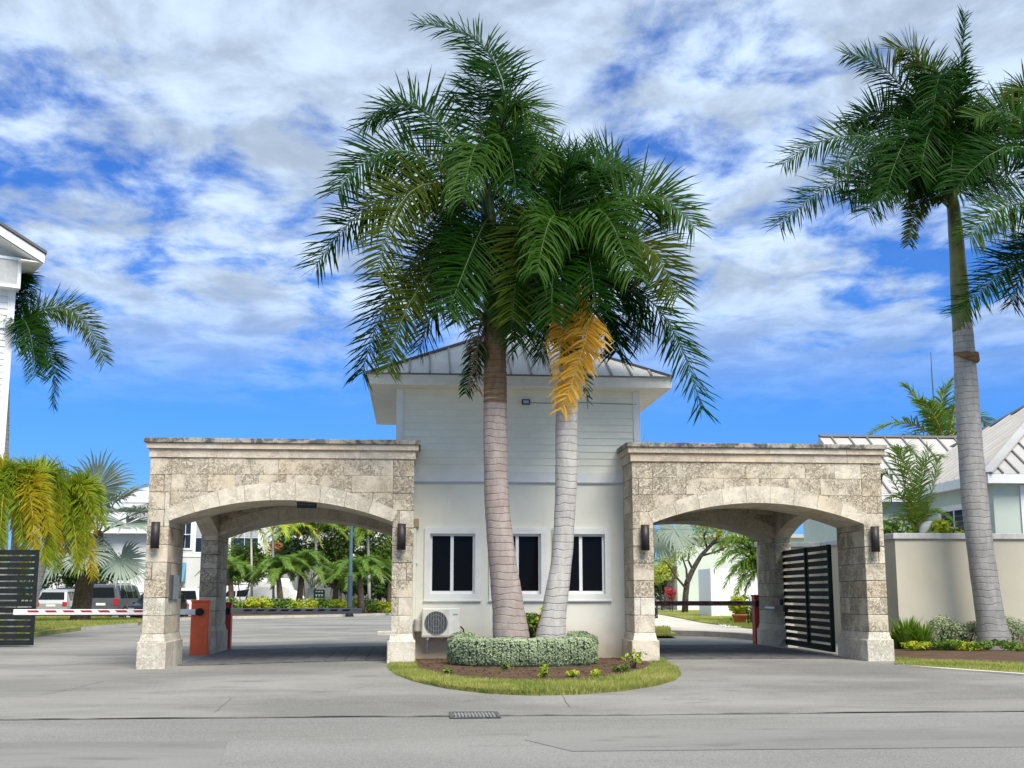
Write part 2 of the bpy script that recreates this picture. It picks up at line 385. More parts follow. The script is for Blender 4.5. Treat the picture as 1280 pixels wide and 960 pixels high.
M_SHAFT = m_paint('crownshaft_green', (.05, .10, .02), .4, var=.3, sc=3)
M_SHAFTY = m_paint('crownshaft_olive', (.13, .15, .035), .4, var=.3, sc=2)
M_BARK = m_trunk('rough_bark', (.10, .075, .055), (.18, .135, .10), (.03, .02, .015), 5.)
M_TBARK = m_paint('tree_bark', (.075, .06, .045), .9, var=.35, sc=9, bump=.5)

# ================================================================== GROUND
def sheet(name, xs, ys, zf, mat):
    m = MB(); nx = len(xs); vs = [(x, y, zf(x, y)) for y in ys for x in xs]
    m.add(vs, [(j*nx+i, j*nx+i+1, (j+1)*nx+i+1, (j+1)*nx+i) for j in range(len(ys)-1) for i in range(nx-1)])
    return m.build(name, mat, None, True)
def lin(a, b, n): return [a+(b-a)*i/n for i in range(n+1)]
struct(sheet('ground', lin(-1500, 1500, 6), lin(-300, 2500, 6), lambda x, y: -.06, M_EARTH))
YR = 14.45
struct(sheet('road', lin(-120, 120, 8), [-40, -10, 0, 6, 10, 12, YR+.3], lambda x, y: -.012, M_ROAD))
struct(sheet('driveway', lin(-60, -12, 8)[:-1]+lin(-12, 14, 60)+lin(14, 60, 8)[1:], lin(YR, 48, 70)+[60, 80, 140], gz, M_DRIVE))
# worn front edge of the driveway slab, and the open joint along the gutter
m = MB()
xs = lin(-30, 30, 120)
for i in range(120):
    a, b = xs[i], xs[i+1]
    wv = lambda x: YR-.005-.025*math.sin(x*.7)-.02*math.sin(x*2.9+1)
    m.add([(a, wv(a)-.012, -.006), (b, wv(b)-.012, -.006), (b, YR+.012, .0045), (a, YR+.012, .0045)], [(0, 1, 2, 3)])
struct(m.build('gutter_joint', m_paint('gutter_dirt', (.165, .16, .145), .95, var=.35, sc=1.5)))
def crack(pts, wd, z=.005, name='crack'):
    m = MB(); r = random.Random(len(pts)*31+int(pts[0][0]*10))
    P = []
    for (x0, y0), (x1, y1) in zip(pts, pts[1:]):
        n = max(2, int(math.hypot(x1-x0, y1-y0)/.18))
        for k in range(n): P.append((x0+(x1-x0)*k/n+r.uniform(-.012, .012), y0+(y1-y0)*k/n+r.uniform(-.012, .012)))
    P.append(pts[-1])
    for (x0, y0), (x1, y1) in zip(P, P[1:]):
        d = Vector((x1-x0, y1-y0)).normalized(); n = Vector((-d.y, d.x))*wd*r.uniform(.12, .4)
        m.add([(x0-n.x, y0-n.y, gz(x0, y0)+z), (x0+n.x, y0+n.y, gz(x0, y0)+z), (x1+n.x, y1+n.y, gz(x1, y1)+z), (x1-n.x, y1-n.y, gz(x1, y1)+z)], [(0, 3, 2, 1)])
    return struct(m.build(name, M_CRACK))
g2 = lambda x, y: tuple(PG(x, y)[:2])
crack([g2(700, 868), g2(712, 884)], .012)
crack([g2(290, 874), g2(268, 891)], .011)
crack([g2(0, 905), g2(300, 904), g2(640, 901), g2(1000, 897), g2(1280, 893)], .012, -.004)
crack([g2(130, 852), g2(60, 868), g2(0, 875)], .016)
# smooth resurfacing patch on the road
a, b = PG(690, 913), PG(1290, 905)
m = MB(); m.add([(a.x, a.y-1.6, -.008), (b.x+8, b.y-1.9, -.008), (b.x+8, b.y+.2, -.008), (a.x-.2, a.y, -.008), (a.x-.35, a.y-.7, -.008)], [(0, 1, 2, 3, 4)])
struct(m.build('road_patch', m_ground('patch_asphalt', (.170, .167, .156), (.22, .216, .202), .4, 60, stretch=(.5, 1.6, 1), spot=.2)))
a, b = PG(285, 925), PG(-20, 925)
m = MB(); m.add([(b.x-8, b.y-2.4, -.008), (a.x+.2, a.y-1.9, -.008), (a.x, a.y, -.008), (b.x-8, b.y+.05, -.008)], [(0, 1, 2, 3)])
struct(m.build('road_patch', MC.get('pa') or bpy.data.materials['patch_asphalt']))

# drain grate in the gutter
gx0, gx1 = PG(561, 892).x, PG(623, 892).x; gy0, gy1 = 14.18, 14.75
gr = empty('drain_grate', 'rusted steel drain grate set in the gutter at the edge of the road', 'drain')
mg = m_paint('grate_iron', (.13, .125, .12), .7, .3, .3, 12); zg = .006
MB().box(gx0, gx1, gy0, gy1, -.02, zg-.010).build('pit', M_CRACK, gr)
fm = MB(); fm.box(gx0, gx1, gy0, gy0+.04, -.01, zg).box(gx0, gx1, gy1-.04, gy1, -.01, zg+.01).box(gx0, gx0+.04, gy0+.04, gy1-.04, -.01, zg+.002).box(gx1-.04, gx1, gy0+.04, gy1-.04, -.01, zg+.002)
fm.build('frame', mg, gr)
for k in range(12):
    x = gx0+.07+(gx1-gx0-.14)*k/11
    MB().box(x-.011, x+.011, gy0+.04, gy1-.04, -.008, zg+.005).build('bar', M_STEEL, gr)

# ================================================================== STONE GATEHOUSES
Y0, Y1, PD, PW = 23.55, 31.15, 1.58, .41
ZB, ZP, ZC, CH = .50, .64, 3.962, .3322
SPR, RISE = 2.756, .403
def gatehouse(X0, X1, label, seed, group):
    rg = random.Random(seed); T = empty('gatehouse', label, 'gatehouse', group)
    xa, xb = X0+PW, X1-PW; xm = (xa+xb)/2; hs_ = (xb-xa)/2
    zin = lambda x: SPR+RISE*(1-min(1, abs((x-xm)/hs_))**2.0)
    hE = hs_+.10
    zex = lambda x: SPR+.20+(RISE+.135)*(1-min(1, abs((x-xm)/hE))**2.0)
    g = .0035
    def blk(x0, x1, y0, y1, z0, z1, mat=M_CORAL, c=.007, j=.003, name='stone_block', parent=T):
        return MB().cbox(x0+g, x1-g, y0+g, y1-g, z0+g, z1-g, c, j, rg).build(name, mat, parent)
    # piers: base, flared plinth and ten courses each
    for (py0, py1) in ((Y0, Y0+PD), (Y1-PD, Y1)):
        for side in (0, 1):
            px0, px1 = (X0, X0+PW) if side == 0 else (X1-PW, X1)
            zg = min(gz(px0, py0), gz(px1, py1))-.06
            front = py0 == Y0
            cut = py0+PD*rg.uniform(.42, .6)
            blk(px0-.065, px1+.065, py0-.065, cut, zg, ZB, M_BASE, .012, .004, 'base_stone')
            blk(px0-.065, px1+.065, cut, py1+.065, zg, ZB, M_BASE, .012, .004, 'base_stone')
            # plinth, flared
            m = MB(); e = .03
            m.add([(px0-e, py0-e, ZB), (px1+e, py0-e, ZB), (px1+e, py1+e, ZB), (px0-e, py1+e, ZB), (px0+.002, py0+.002, ZP), (px1-.002, py0+.002, ZP), (px1-.002, py1-.002, ZP), (px0+.002, py1-.002, ZP)],
                  [(0, 3, 2, 1), (4, 5, 6, 7), (0, 1, 5, 4), (1, 2, 6, 5), (2, 3, 7, 6), (3, 0, 4, 7)])
            m.build('plinth_stone', M_BASE, T)
            for k in range(10):
                z0 = ZP+k*CH; z1 = z0+CH
                mat = M_CORAL if rg.random() < .9 else M_SMOOTH
                if k < 2 and rg.random() < .6: mat = M_BASE
                cuts = [py0] + ([py0+PD*rg.choice((.36, .45, .55, .64))] if rg.random() < .8 else [py0+PD*.3, py0+PD*.68]) + [py1]
                for c0, c1 in zip(cuts, cuts[1:]):
                    if c0 == py0 and front and rg.random() < .4:
                        xs = px0+PW*rg.choice((.32, .68, .75)); blk(px0, xs, c0, c1, z0, z1, mat); blk(xs, px1, c0, c1, z0, z1, mat if rg.random() < .5 else M_SMOOTH)
                    else: blk(px0, px1, c0, c1, z0, z1, mat)
            MB().box(px0+.012, px1-.012, py0+.012, py1-.012, zg, ZC).build('pier_core', M_CRACK, T)
    # arch rings: wedge stones the full depth of each portal
    for (py0, py1) in ((Y0, Y0+PD), (Y1-PD, Y1)):
        front = py0 == Y0; n = 9
        for k in range(n):
            u0, u1 = -1+2*k/n, -1+2*(k+1)/n
            us = lin(u0, u1, 4)
            lo = [(xm+u*hs_, zin(xm+u*hs_)) for u in us]; hi = [(xm+u*hE, zex(xm+u*hE)) for u in us]
            d = .003; lo[0] = (lo[0][0]+d, lo[0][1]); lo[-1] = (lo[-1][0]-d, lo[-1][1]); hi[0] = (hi[0][0]+d, hi[0][1]); hi[-1] = (hi[-1][0]-d, hi[-1][1])
            jt = rg.uniform(-.003, .004)
            m = MB(); m.prism(lo+hi[::-1], py0-.008+jt if front else py0+.004, py1+.004 if front else py1+.008)
            recalc(m.build('arch_stone', M_SMOOTH, T))
        # spandrel blocks cut to the ring
        faces = ((py0, py0+.22),) if front else ((py1-.22, py1), (py0, py0+.2))
        for (fy0, fy1) in faces:
            z1 = ZC
            for ci, h in enumerate((.316, .330, .326, .326)):
                z0 = z1-h; x = xa+.003; 
                while x < xb-.01:
                    wd = rg.uniform(.42, .86); x1 = min(x+wd, xb-.003)
                    if xb-x1 < .25: x1 = xb-.003
                    xs = lin(x+g, x1-g, 8)
                    # keep the run of samples where the ring lies below the course top
                    ok = [q for q in xs if zex(q) < z1-.03]
                    if len(ok) >= 2:
                        runs = []; cur = []
                        for q in xs:
                            if zex(q) < z1-.03: cur.append(q)
                            elif cur: runs.append(cur); cur = []
                        if cur: runs.append(cur)
                        for rn in runs:
                            if len(rn) < 2: continue
                            bot = [(q, max(z0+g, zex(q)+.002)) for q in rn]
                            j = rg.uniform(-.004, .004)
                            m = MB(); m.prism([(rn[-1], z1-g), (rn[0], z1-g)]+bot, fy0+j, fy1)
                            recalc(m.build('stone_block', M_CORAL if rg.random() < .94 else M_SMOOTH, T))
                    x = x1
                z1 = z0
        # masonry core behind the facing
        xs = lin(xa, xb, 24)
        m = MB().prism([(xb, ZC+.02), (xa, ZC+.02)]+[(q, zex(q)-.02) for q in xs], py0+.014, py1-.014); recalc(m.build('core', M_CORAL, T))
    # side walls with their own low arch
    ya, yb = Y0+PD, Y1-PD; ym = (ya+yb)/2; hy = (yb-ya)/2
    for (wx0, wx1) in ((X0+.004, X0+PW-.004), (X1-PW+.004, X1-.004)):
        ys = lin(ya, yb, 24); zz = [SPR+RISE*1.05*(1-abs((q-ym)/hy)**2.0) for q in ys]
        m = MB().prism([(yb, ZC+.01), (ya, ZC+.01)]+list(zip(ys, zz)), wx0, wx1, 'x'); recalc(m.build('side_arch', M_SMOOTH, T))
    MB().box(X0+.1, X1-.1, Y0+.1, Y1-.1, ZC+.03, ZC+.2).build('roof_slab', M_WCAP, T)
    # three-step cornice in lengths of stone
    for (zl, zh, pj, mat, nm) in ((ZC, 4.128, .026, M_CORN, 'cornice_stone'), (4.128, 4.243, .075, M_CORN, 'cornice_stone'), (4.243, 4.332, .118, M_CAP, 'cap_stone')):
        x = X0-pj
        while x < X1+pj-.01:
            x1 = min(x+rg.uniform(.95, 1.6), X1+pj)
            if X1+pj-x1 < .4: x1 = X1+pj
            MB().cbox(x+.001, x1-.001, Y0-pj, Y0+.4, zl+.001, zh-.001, .006, .002, rg).build(nm, mat, T); x = x1
        MB().cbox(X0-pj, X1+pj, Y1-.4, Y1+pj, zl, zh, .006).build(nm, mat, T)
        for s in (0, 1):
            a, b = (X0-pj, X0+.3) if s == 0 else (X1-.3, X1+pj)
            MB().cbox(a, b, Y0+.402, Y1-.402, zl, zh, .006).build(nm, mat, T)
    # cap and ceiling inside
    MB().box(X0+.3, X1-.3, Y0+.4, Y1-.4, ZC+.205, 4.30).build('roof_deck', M_CAP, T)
    # pavers under the roof
    return T
GX = ((-5.035, .015), (4.295, 9.36))
gatehouse(*GX[0], 'coral stone arched gatehouse with the orange barrier cabinet inside', 3, 'stone gatehouses flanking the guard house')
gatehouse(*GX[1], 'coral stone arched gatehouse with the open dark slatted gate inside', 11, 'stone gatehouses flanking the guard house')
# paver bands
for gi, (X0, X1) in enumerate(GX):
    bx0, bx1 = X0+PW+.1, X1-PW-.1
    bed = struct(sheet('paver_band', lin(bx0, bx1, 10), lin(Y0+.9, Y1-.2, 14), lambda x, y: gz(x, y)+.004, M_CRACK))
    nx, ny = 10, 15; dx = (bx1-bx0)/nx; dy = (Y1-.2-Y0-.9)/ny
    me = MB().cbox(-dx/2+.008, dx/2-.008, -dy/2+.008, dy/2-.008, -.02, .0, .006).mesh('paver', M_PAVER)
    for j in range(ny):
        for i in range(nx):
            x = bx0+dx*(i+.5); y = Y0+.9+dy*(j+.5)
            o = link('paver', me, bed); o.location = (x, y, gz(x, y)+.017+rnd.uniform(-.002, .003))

# hanging clearance sign in the left arch
t = empty('hanging_sign', 'small black sign box hanging under the arch crown above the barrier cabinet lane', 'sign')
p = PY(383.5, 630.5, Y0+.35); MB().cbox(p.x-.19, p.x+.19, p.y-.03, p.y+.03, p.z-.075, p.z+.08, .006).build('case', M_BLACKM, t)
for dz in (.03, -.005):
    for k in range(7):
        x = p.x-.135+k*.045; MB().box(x-.016, x+.016, p.y-.034, p.y-.03, p.z+dz-.011, p.z+dz+.011).build('letter', m_paint('sign_grey', (.10, .11, .12), .6), t)
for s in (-.14, .14): MB().box(p.x+s-.008, p.x+s+.008, p.y-.008, p.y+.008, p.z+.08, p.z+.35).build('hanger', M_BLACKM, t)

# wall lamps
lamp_l = ['dark bronze cylinder wall lamp on the pier carrying the intercom panel', 'dark bronze cylinder wall lamp on the pier beside the air conditioner',
          'dark bronze cylinder wall lamp on the pier beside the rightmost house window', 'dark bronze cylinder wall lamp on the pier next to the beige boundary wall']
for (px, py), lb in zip(((194, 669), (502, 671), (806.5, 672), (1094, 674)), lamp_l):
    p = PY(px, py, Y0-.11); t = empty('wall_lamp', lb, 'lamp', 'cylinder lamps on the gate piers')
    MB().lathe([(.06, -.25), (.083, -.25), (.083, .25), (.06, .25)], p, 20).build('lamp_body', M_LAMP, t, True)
    MB().lathe([(.055, -.252), (.06, -.247)], p, 16).build('lens', M_WCAP, t)
    MB().cbox(p.x-.05, p.x+.05, p.y+.06, Y0+.01, p.z-.07, p.z+.07, .006).build('bracket', M_LAMP, t)

# intercom on the left pier
t = empty('intercom_panel', 'grey intercom panel with a dark handset slot on the inner side of the pier', 'intercom')
xw = GX[0][0]+PW
a, b = PY(211.5, 745, Y0+.3), PY(222, 723, Y0+1.0)
zA, zB = 1.28, 1.74
MB().cbox(xw-.005, xw+.035, Y0+.30, Y0+.55, zA, zB, .006).build('handset_slot', m_paint('slot_dark', (.07, .075, .08), .5), t)
MB().cbox(xw-.005, xw+.03, Y0+.57, Y0+1.12, zA-.01, zB+.01, .006).build('faceplate', M_STEEL, t)
MB().cbox(xw+.03, xw+.036, Y0+.68, Y0+1.0, zA+.26, zB-.05, .002).build('screen', m_paint('slot_dark2', (.2, .21, .22), .3), t)
MB().cbox(xw+.03, xw+.036, Y0+.76, Y0+.9, zA+.04, zA+.2, .002).build('keypad', m_paint('slot_dark2', (.2, .21, .22), .3), t)

# ================================================================== GUARD HOUSE
H = empty('guard_house', 'cream two level guard house with hipped metal roof between the stone gatehouses', 'house')
YW = 24.6; HX0, HX1 = -.37, 4.675; YB = 29.5
wx0, wx1 = GX[0][1]-.2, GX[1][0]+.2
zbot = -.1
# windows as holes in the stucco wall
wins = []
for (a, b) in ((537, 594), (618.3, 676), (698, 755.5)):
    A = PY(a, 742.5, YW); B = PY(b, 666.8, YW); wins.append((A.x, B.x, 1.385, 2.62))
zt, zb_ = PY(560, 667, YW).z, PY(560, 742.5, YW).z
wins = [(a, b, zb_, zt) for a, b, _, _ in wins]
BAND0, BAND1 = PY(648, 602.5, YW).z, PY(648, 590, YW).z
xs = [wx0]+[q for w_ in wins for q in w_[:2]]+[wx1]; zs = [zbot, zb_, zt, BAND0+.02]
m = MB()
for i in range(len(xs)-1):
    for j in range(3):
        if j == 1 and i % 2 == 1: continue
        m.add([(xs[i], YW, zs[j]), (xs[i+1], YW, zs[j]), (xs[i+1], YW, zs[j+1]), (xs[i], YW, zs[j+1])], [(0, 1, 2, 3)])
for (a, b, c, d) in wins:   # reveals
    m.add([(a, YW, c), (b, YW, c), (b, YW, d), (a, YW, d), (a, YW+.14, c), (b, YW+.14, c), (b, YW+.14, d), (a, YW+.14, d)], [(0, 4, 5, 1), (1, 5, 6, 2), (2, 6, 7, 3), (3, 7, 4, 0)])
m.box(wx0, wx1, YW+.16, YB, zbot, BAND0+.02)
m.build('wall', M_STUCCO, H)
for wi, (a, b, c, d) in enumerate(wins):
    W = MB()
    tw = .115
    W.box(a-tw, a, YW-.045, YW+.01, c-tw, d+tw).box(b, b+tw, YW-.045, YW+.01, c-tw, d+tw).box(a, b, YW-.045, YW+.01, d, d+tw).box(a, b, YW-.045, YW+.01, c-tw, c)
    W_ = W.build('window_trim', M_TRIM, H)
    mid = (a+b)/2-.01; fw = .045
    F = MB().box(a, b, YW+.05, YW+.11, c, c+fw+.015).box(a, b, YW+.05, YW+.11, d-fw, d).box(a, a+fw, YW+.05, YW+.11, c+fw+.015, d-fw).box(b-fw, b, YW+.05, YW+.11, c+fw+.015, d-fw)
    F.build('window_frame', M_WPAINT, W_)
    MB().box(mid-.032, mid+.032, YW+.042, YW+.10, c+fw+.015, d-fw).build('mullion', M_WPAINT, W_)
    MB().box(a+fw, mid-.032, YW+.075, YW+.085, c+fw+.015, d-fw).build('pane', M_GLASS, W_)
    MB().box(mid+.032, b-fw, YW+.09, YW+.10, c+fw+.015, d-fw).build('pane', M_GLASS, W_)
    MB().box(a-tw-.01, b+tw+.01, YW-.055, YW+.005, c-tw-.03, c-tw).build('sill', M_TRIM, W_)
MB().box(wx0, wx1, YW-.03, YW+.02, BAND0, BAND1).build('belt_board', M_TRIM, H)
MB().box(wx0, wx1, YW-.045, YW+.02, BAND0-.025, BAND0-.001).build('drip_strip', M_STEEL, H)
ZS = PY(458.75, 479.7, 24.05).z      # soffit height
MB().box(HX0+.03, HX1-.03, YW+.03, YB, ZC+.3, ZS+.02).build('upper_wall', M_SIDING, H)
nb = 12; hb = (ZS-BAND1)/nb
for k in range(nb):
    z0 = BAND1+k*hb; z1 = z0+hb
    x0, x1 = (HX0+.09, HX1-.09) if z0 > 4.1 else (wx0, wx1)
    MB().add([(x0, YW-.016, z0+.002), (x1, YW-.016, z0+.002), (x1, YW-.002, z1+.004), (x0, YW-.002, z1+.004), (x0, YW+.04, z0), (x1, YW+.04, z0), (x1, YW+.04, z1), (x0, YW+.04, z1)],
        [(0, 1, 2, 3), (0, 4, 5, 1), (3, 2, 6, 7), (0, 3, 7, 4), (1, 5, 6, 2)]).build('siding_board', M_SIDING, H)
for x in (HX0, HX1-.14): MB().box(x, x+.14, YW-.035, YW+.1, 4.05, ZS).build('corner_board', M_TRIM, H)
EO = .57; ex0, ex1, ey0, ey1 = HX0-EO, HX1+EO, YW-.55, YB+.55
MB().box(ex0+.03, ex1-.03, ey0+.03, ey1-.03, ZS+.004, ZS+.03).build('soffit', M_SOFFIT, H)
FH = .205
F = MB().box(ex0, ex1, ey0, ey0+.03, ZS, ZS+FH).box(ex0, ex1, ey1-.03, ey1, ZS, ZS+FH).box(ex0, ex0+.03, ey0+.03, ey1-.03, ZS, ZS+FH).box(ex1-.03, ex1, ey0+.03, ey1-.03, ZS, ZS+FH)
F.build('fascia', m_paint('fascia_paint', (.80, .80, .75), .5, var=.03), H)
ax, ay = (ex0+ex1)/2, (ey0+ey1)/2; zr = ZS+FH+.02; ZA = zr+1.62
m = MB(); o_ = .03; hgt = .02
m.add([(ex0-o_, ey0-o_, zr), (ex1+o_, ey0-o_, zr), (ex1+o_, ey1+o_, zr), (ex0-o_, ey1+o_, zr), (ax, ay, ZA), (ex0-o_, ey0-o_, zr-.018), (ex1+o_, ey0-o_, zr-.018), (ex1+o_, ey1+o_, zr-.018), (ex0-o_, ey1+o_, zr-.018)],
      [(0, 1, 4), (1, 2, 4), (2, 3, 4), (3, 0, 4), (5, 6, 1, 0), (6, 7, 2, 1), (7, 8, 3, 2), (8, 5, 0, 3), (8, 7, 6, 5)])
roof = m.build('roof', M_ROOF, H)
MB().box(ex0-.035, ex1+.035, ey0-.05, ey0-.031, zr-.03, zr+.005).build('drip_edge', M_SEAMD, roof)
def rib(p, q, wdt, h, mat, parent, name='seam', up=Vector((0, 0, 1))):
    p, q = Vector(p), Vector(q); d = (q-p).normalized(); s = d.cross(up).normalized()*wdt/2; n = s.cross(d).normalized()*h
    if n.z < 0: n = -n
    MB().add([p-s, p+s, p+s+n, p-s+n, q-s, q+s, q+s+n, q-s+n], [(0, 1, 2, 3), (7, 6, 5, 4), (0, 4, 5, 1), (1, 5, 6, 2), (2, 6, 7, 3), (3, 7, 4, 0)]).build(name, mat, parent)
ns = 15
for k in range(1, ns):
    x = ex0+(ex1-ex0)*k/ns; u = 1-abs((x-ax)/((ex1-ex0)/2))
    if u < .05: continue
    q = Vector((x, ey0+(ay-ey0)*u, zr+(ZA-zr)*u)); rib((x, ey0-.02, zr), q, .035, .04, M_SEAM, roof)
    y = ey0+(ey1-ey0)*k/ns; v = 1-abs((y-ay)/((ey1-ey0)/2))
    for sx, xe in ((1, ex0), (-1, ex1)):
        rib((xe, y, zr), (xe+(ax-xe)*v, y, zr+(ZA-zr)*v), .03, .035, M_ROOF, roof)
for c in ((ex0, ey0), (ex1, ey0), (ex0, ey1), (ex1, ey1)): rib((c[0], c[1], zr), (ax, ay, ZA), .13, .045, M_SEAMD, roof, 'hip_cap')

# fittings on the guard house
t = empty('flood_light', 'small black flood light under the eave of the guard house with a cable', 'light')
p = PY(657.5, 502.5, YW-.1)
MB().cbox(p.x-.085, p.x+.085, p.y-.03, p.y+.03, p.z-.055, p.z+.055, .008).build('housing', M_BLACKM, t)
MB().box(p.x-.06, p.x+.06, p.y-.034, p.y-.03, p.z-.034, p.z+.03).build('lens', M_STEEL, t)
MB().box(p.x-.03, p.x+.03, p.y+.03, YW, p.z-.03, p.z+.03).build('bracket', M_BLACKM, t)
q = PY(800, 503, YW-.03); MB().tube([(p.x+.08, YW-.03, p.z), (p.x+.4, YW-.03, p.z-.01), (p.x+1.2, YW-.03, p.z+.012), (q.x-.1, YW-.03, p.z-.01), (q.x-.08, YW-.05, p.z-.01)], .008, 5).build('cable', m_paint('cable_grey', (.3, .3, .28), .6), t)
t = empty('air_conditioner', 'white outdoor air conditioner unit with round fan grille on the house wall', 'air conditioner')
A = PY(527, 797, YW-.38); B = PY(575.5, 760.5, YW-.38); ay0, ay1 = YW-.38, YW-.06
MB().cbox(A.x, B.x, ay0, ay1, A.z, B.z, .012).build('casing', M_ACB, t)
fc = (A.x+(B.x-A.x)*.37, (A.z+B.z)/2); fr = (B.z-A.z)*.40
MB().cbox(A.x+.015, A.x+(B.x-A.x)*.70, ay0-.012, ay0, A.z+.03, B.z-.015, .005).build('front_panel', m_paint('ac_panel', (.62, .62, .55), .5), t)
MB().lathe([(fr, -.004), (fr, .004), (fr*.9, .004)], (fc[0], ay0-.016, fc[1]), 28, 'y').build('fan_opening', M_ACG, t)
for k in range(9):
    x = -fr+2*fr*(k+.5)/9; hh = math.sqrt(max(0, fr*fr-x*x))
    MB().box(fc[0]+x-.004, fc[0]+x+.004, ay0-.026, ay0-.018, fc[1]-hh, fc[1]+hh).build('grille_bar', M_STEEL, t)
for rr in (.35, .7, 1.):
    pts = [(fc[0]+fr*rr*math.cos(a_), ay0-.023, fc[1]+fr*rr*math.sin(a_)) for a_ in lin(0, 2*math.pi, 28)]
    MB().tube(pts, .0045, 4, False).build('grille_ring', M_STEEL, t)
MB().box(B.x-.15, B.x-.05, ay0-.004, ay0, B.z-.13, B.z-.105).build('badge', m_paint('badge_grey', (.35, .35, .36), .5), t)
for x in (A.x+.12, B.x-.14): MB().box(x-.02, x+.02, ay0+.02, YW+.01, A.z-.045, A.z).box(x-.02, x+.02, YW-.03, YW+.01, A.z-.3, A.z-.045).build('wall_bracket', M_STEEL, t)
MB().tube([(B.x+.0, ay0+.2, B.z-.35), (B.x+.06, ay0+.22, B.z-.4), (B.x+.08, YW-.03, B.z-.42), (B.x+.1, YW-.03, B.z-.75)], .014, 6).build('pipe', M_RUBBER, t)
MB().lathe([(.09, -.12), (.10, -.1), (.10, .1), (.09, .12)], (A.x-.06, ay0+.2, (A.z+B.z)/2-.05), 12).build('hose_coil', m_paint('hose_grey', (.4, .4, .38), .7), t)
t = empty('conduit_pipe', 'pale painted conduit running down the house wall beside the stone pier', 'pipe')
x = PY(517.5, 700, YW-.06).x; MB().tube([(x, YW-.05, .35), (x, YW-.05, 2.7)], .045, 10).build('pipe', M_SIDING, t)
for z in (.9, 2.0): MB().box(x-.07, x+.07, YW-.055, YW+.01, z-.02, z+.02).build('clip', M_SIDING, t)
p = PY(520, 654, YW-.07); t = empty('junction_box', 'small ochre junction box on the wall at the top of the conduit', 'box')
MB().cbox(p.x-.05, p.x+.06, YW-.11, YW+.01, p.z-.09, p.z+.09, .008).build('box_body', m_paint('ochre_plastic', (.42, .33, .16), .6), t)
MB().box(p.x-.035, p.x+.045, YW-.116, YW-.11, p.z-.07, p.z+.07).build('cover', m_paint('ochre_plastic', (.42, .33, .16), .6), t)

# ================================================================== GATES, BARRIERS, FENCES
def slat_gate(name, label, cat, o, d, length, z0, z1, nslat, mat, gapz=.05, posts=(0, .42, 1), group=None):
    """leaf from point o along unit direction d (xy); each slat a part"""
    t = empty(name, label, cat, group); d = Vector((d[0], d[1], 0)).normalized(); n = Vector((-d.y, d.x, 0)); o = Vector((o[0], o[1], 0))
    def bar(a0, a1, t0, t1, za, zb, nm):
        vs = []
        for z in (za, zb):
            for a_, t_ in ((a0, t0), (a1, t0), (a1, t1), (a0, t1)):
                q = o+d*a_+n*t_; vs.append((q.x, q.y, z))
        MB().add(vs, [(0, 3, 2, 1), (4, 5, 6, 7), (0, 1, 5, 4), (1, 2, 6, 5), (2, 3, 7, 6), (3, 0, 4, 7)]).build(nm, mat, t)
    ft = .09
    bar(0, length, -.035, .035, z0, z0+.13, 'bottom_rail')
    hgt = (z1-z0-.13)/nslat
    for k in range(nslat):
        za = z0+.13+k*hgt+gapz; bar(.02, length-.02, -.012, .012, za, za+hgt-gapz, 'slat')
    for f_ in posts:
        a_ = f_*(length-ft); bar(a_, a_+ft, -.04, .04, z0+.0, z1+.005, 'post')
    return t
t = slat_gate('driveway_gate', 'open dark green slatted metal gate leaf with opener arm inside the arch', 'gate', (8.93, 25.55), (.055, 1), 4.55, .16, 2.42, 13, M_GATE, .055)
# opener arm
MB().tube([(8.86, 29.2, 1.02), (8.80, 30.0, 1.02)], .045, 10).build('opener_tube', M_STEEL, t)
MB().cbox(8.78, 8.9, 28.5, 29.25, .96, 1.1, .01).build('opener_motor', M_BLACKM, t)
MB().cbox(8.80, 8.88, 28.8, 28.9, 1.1, 1.25, .01).build('opener_bracket', M_BLACKM, t)
MB().box(8.9, 8.96, 25.45, 30.2, .075, .12).build('floor_track', M_WCAP, t)
p0 = PY(45, 750, 33.2); 
slat_gate('slat_fence', 'charcoal horizontal slat fence panel at the end of the red and white barrier arm', 'fence', (p0.x, 33.2), (-1, 0), 5.2, .05, 2.52, 14, M_FENCE, .035, (0, .5, 1))

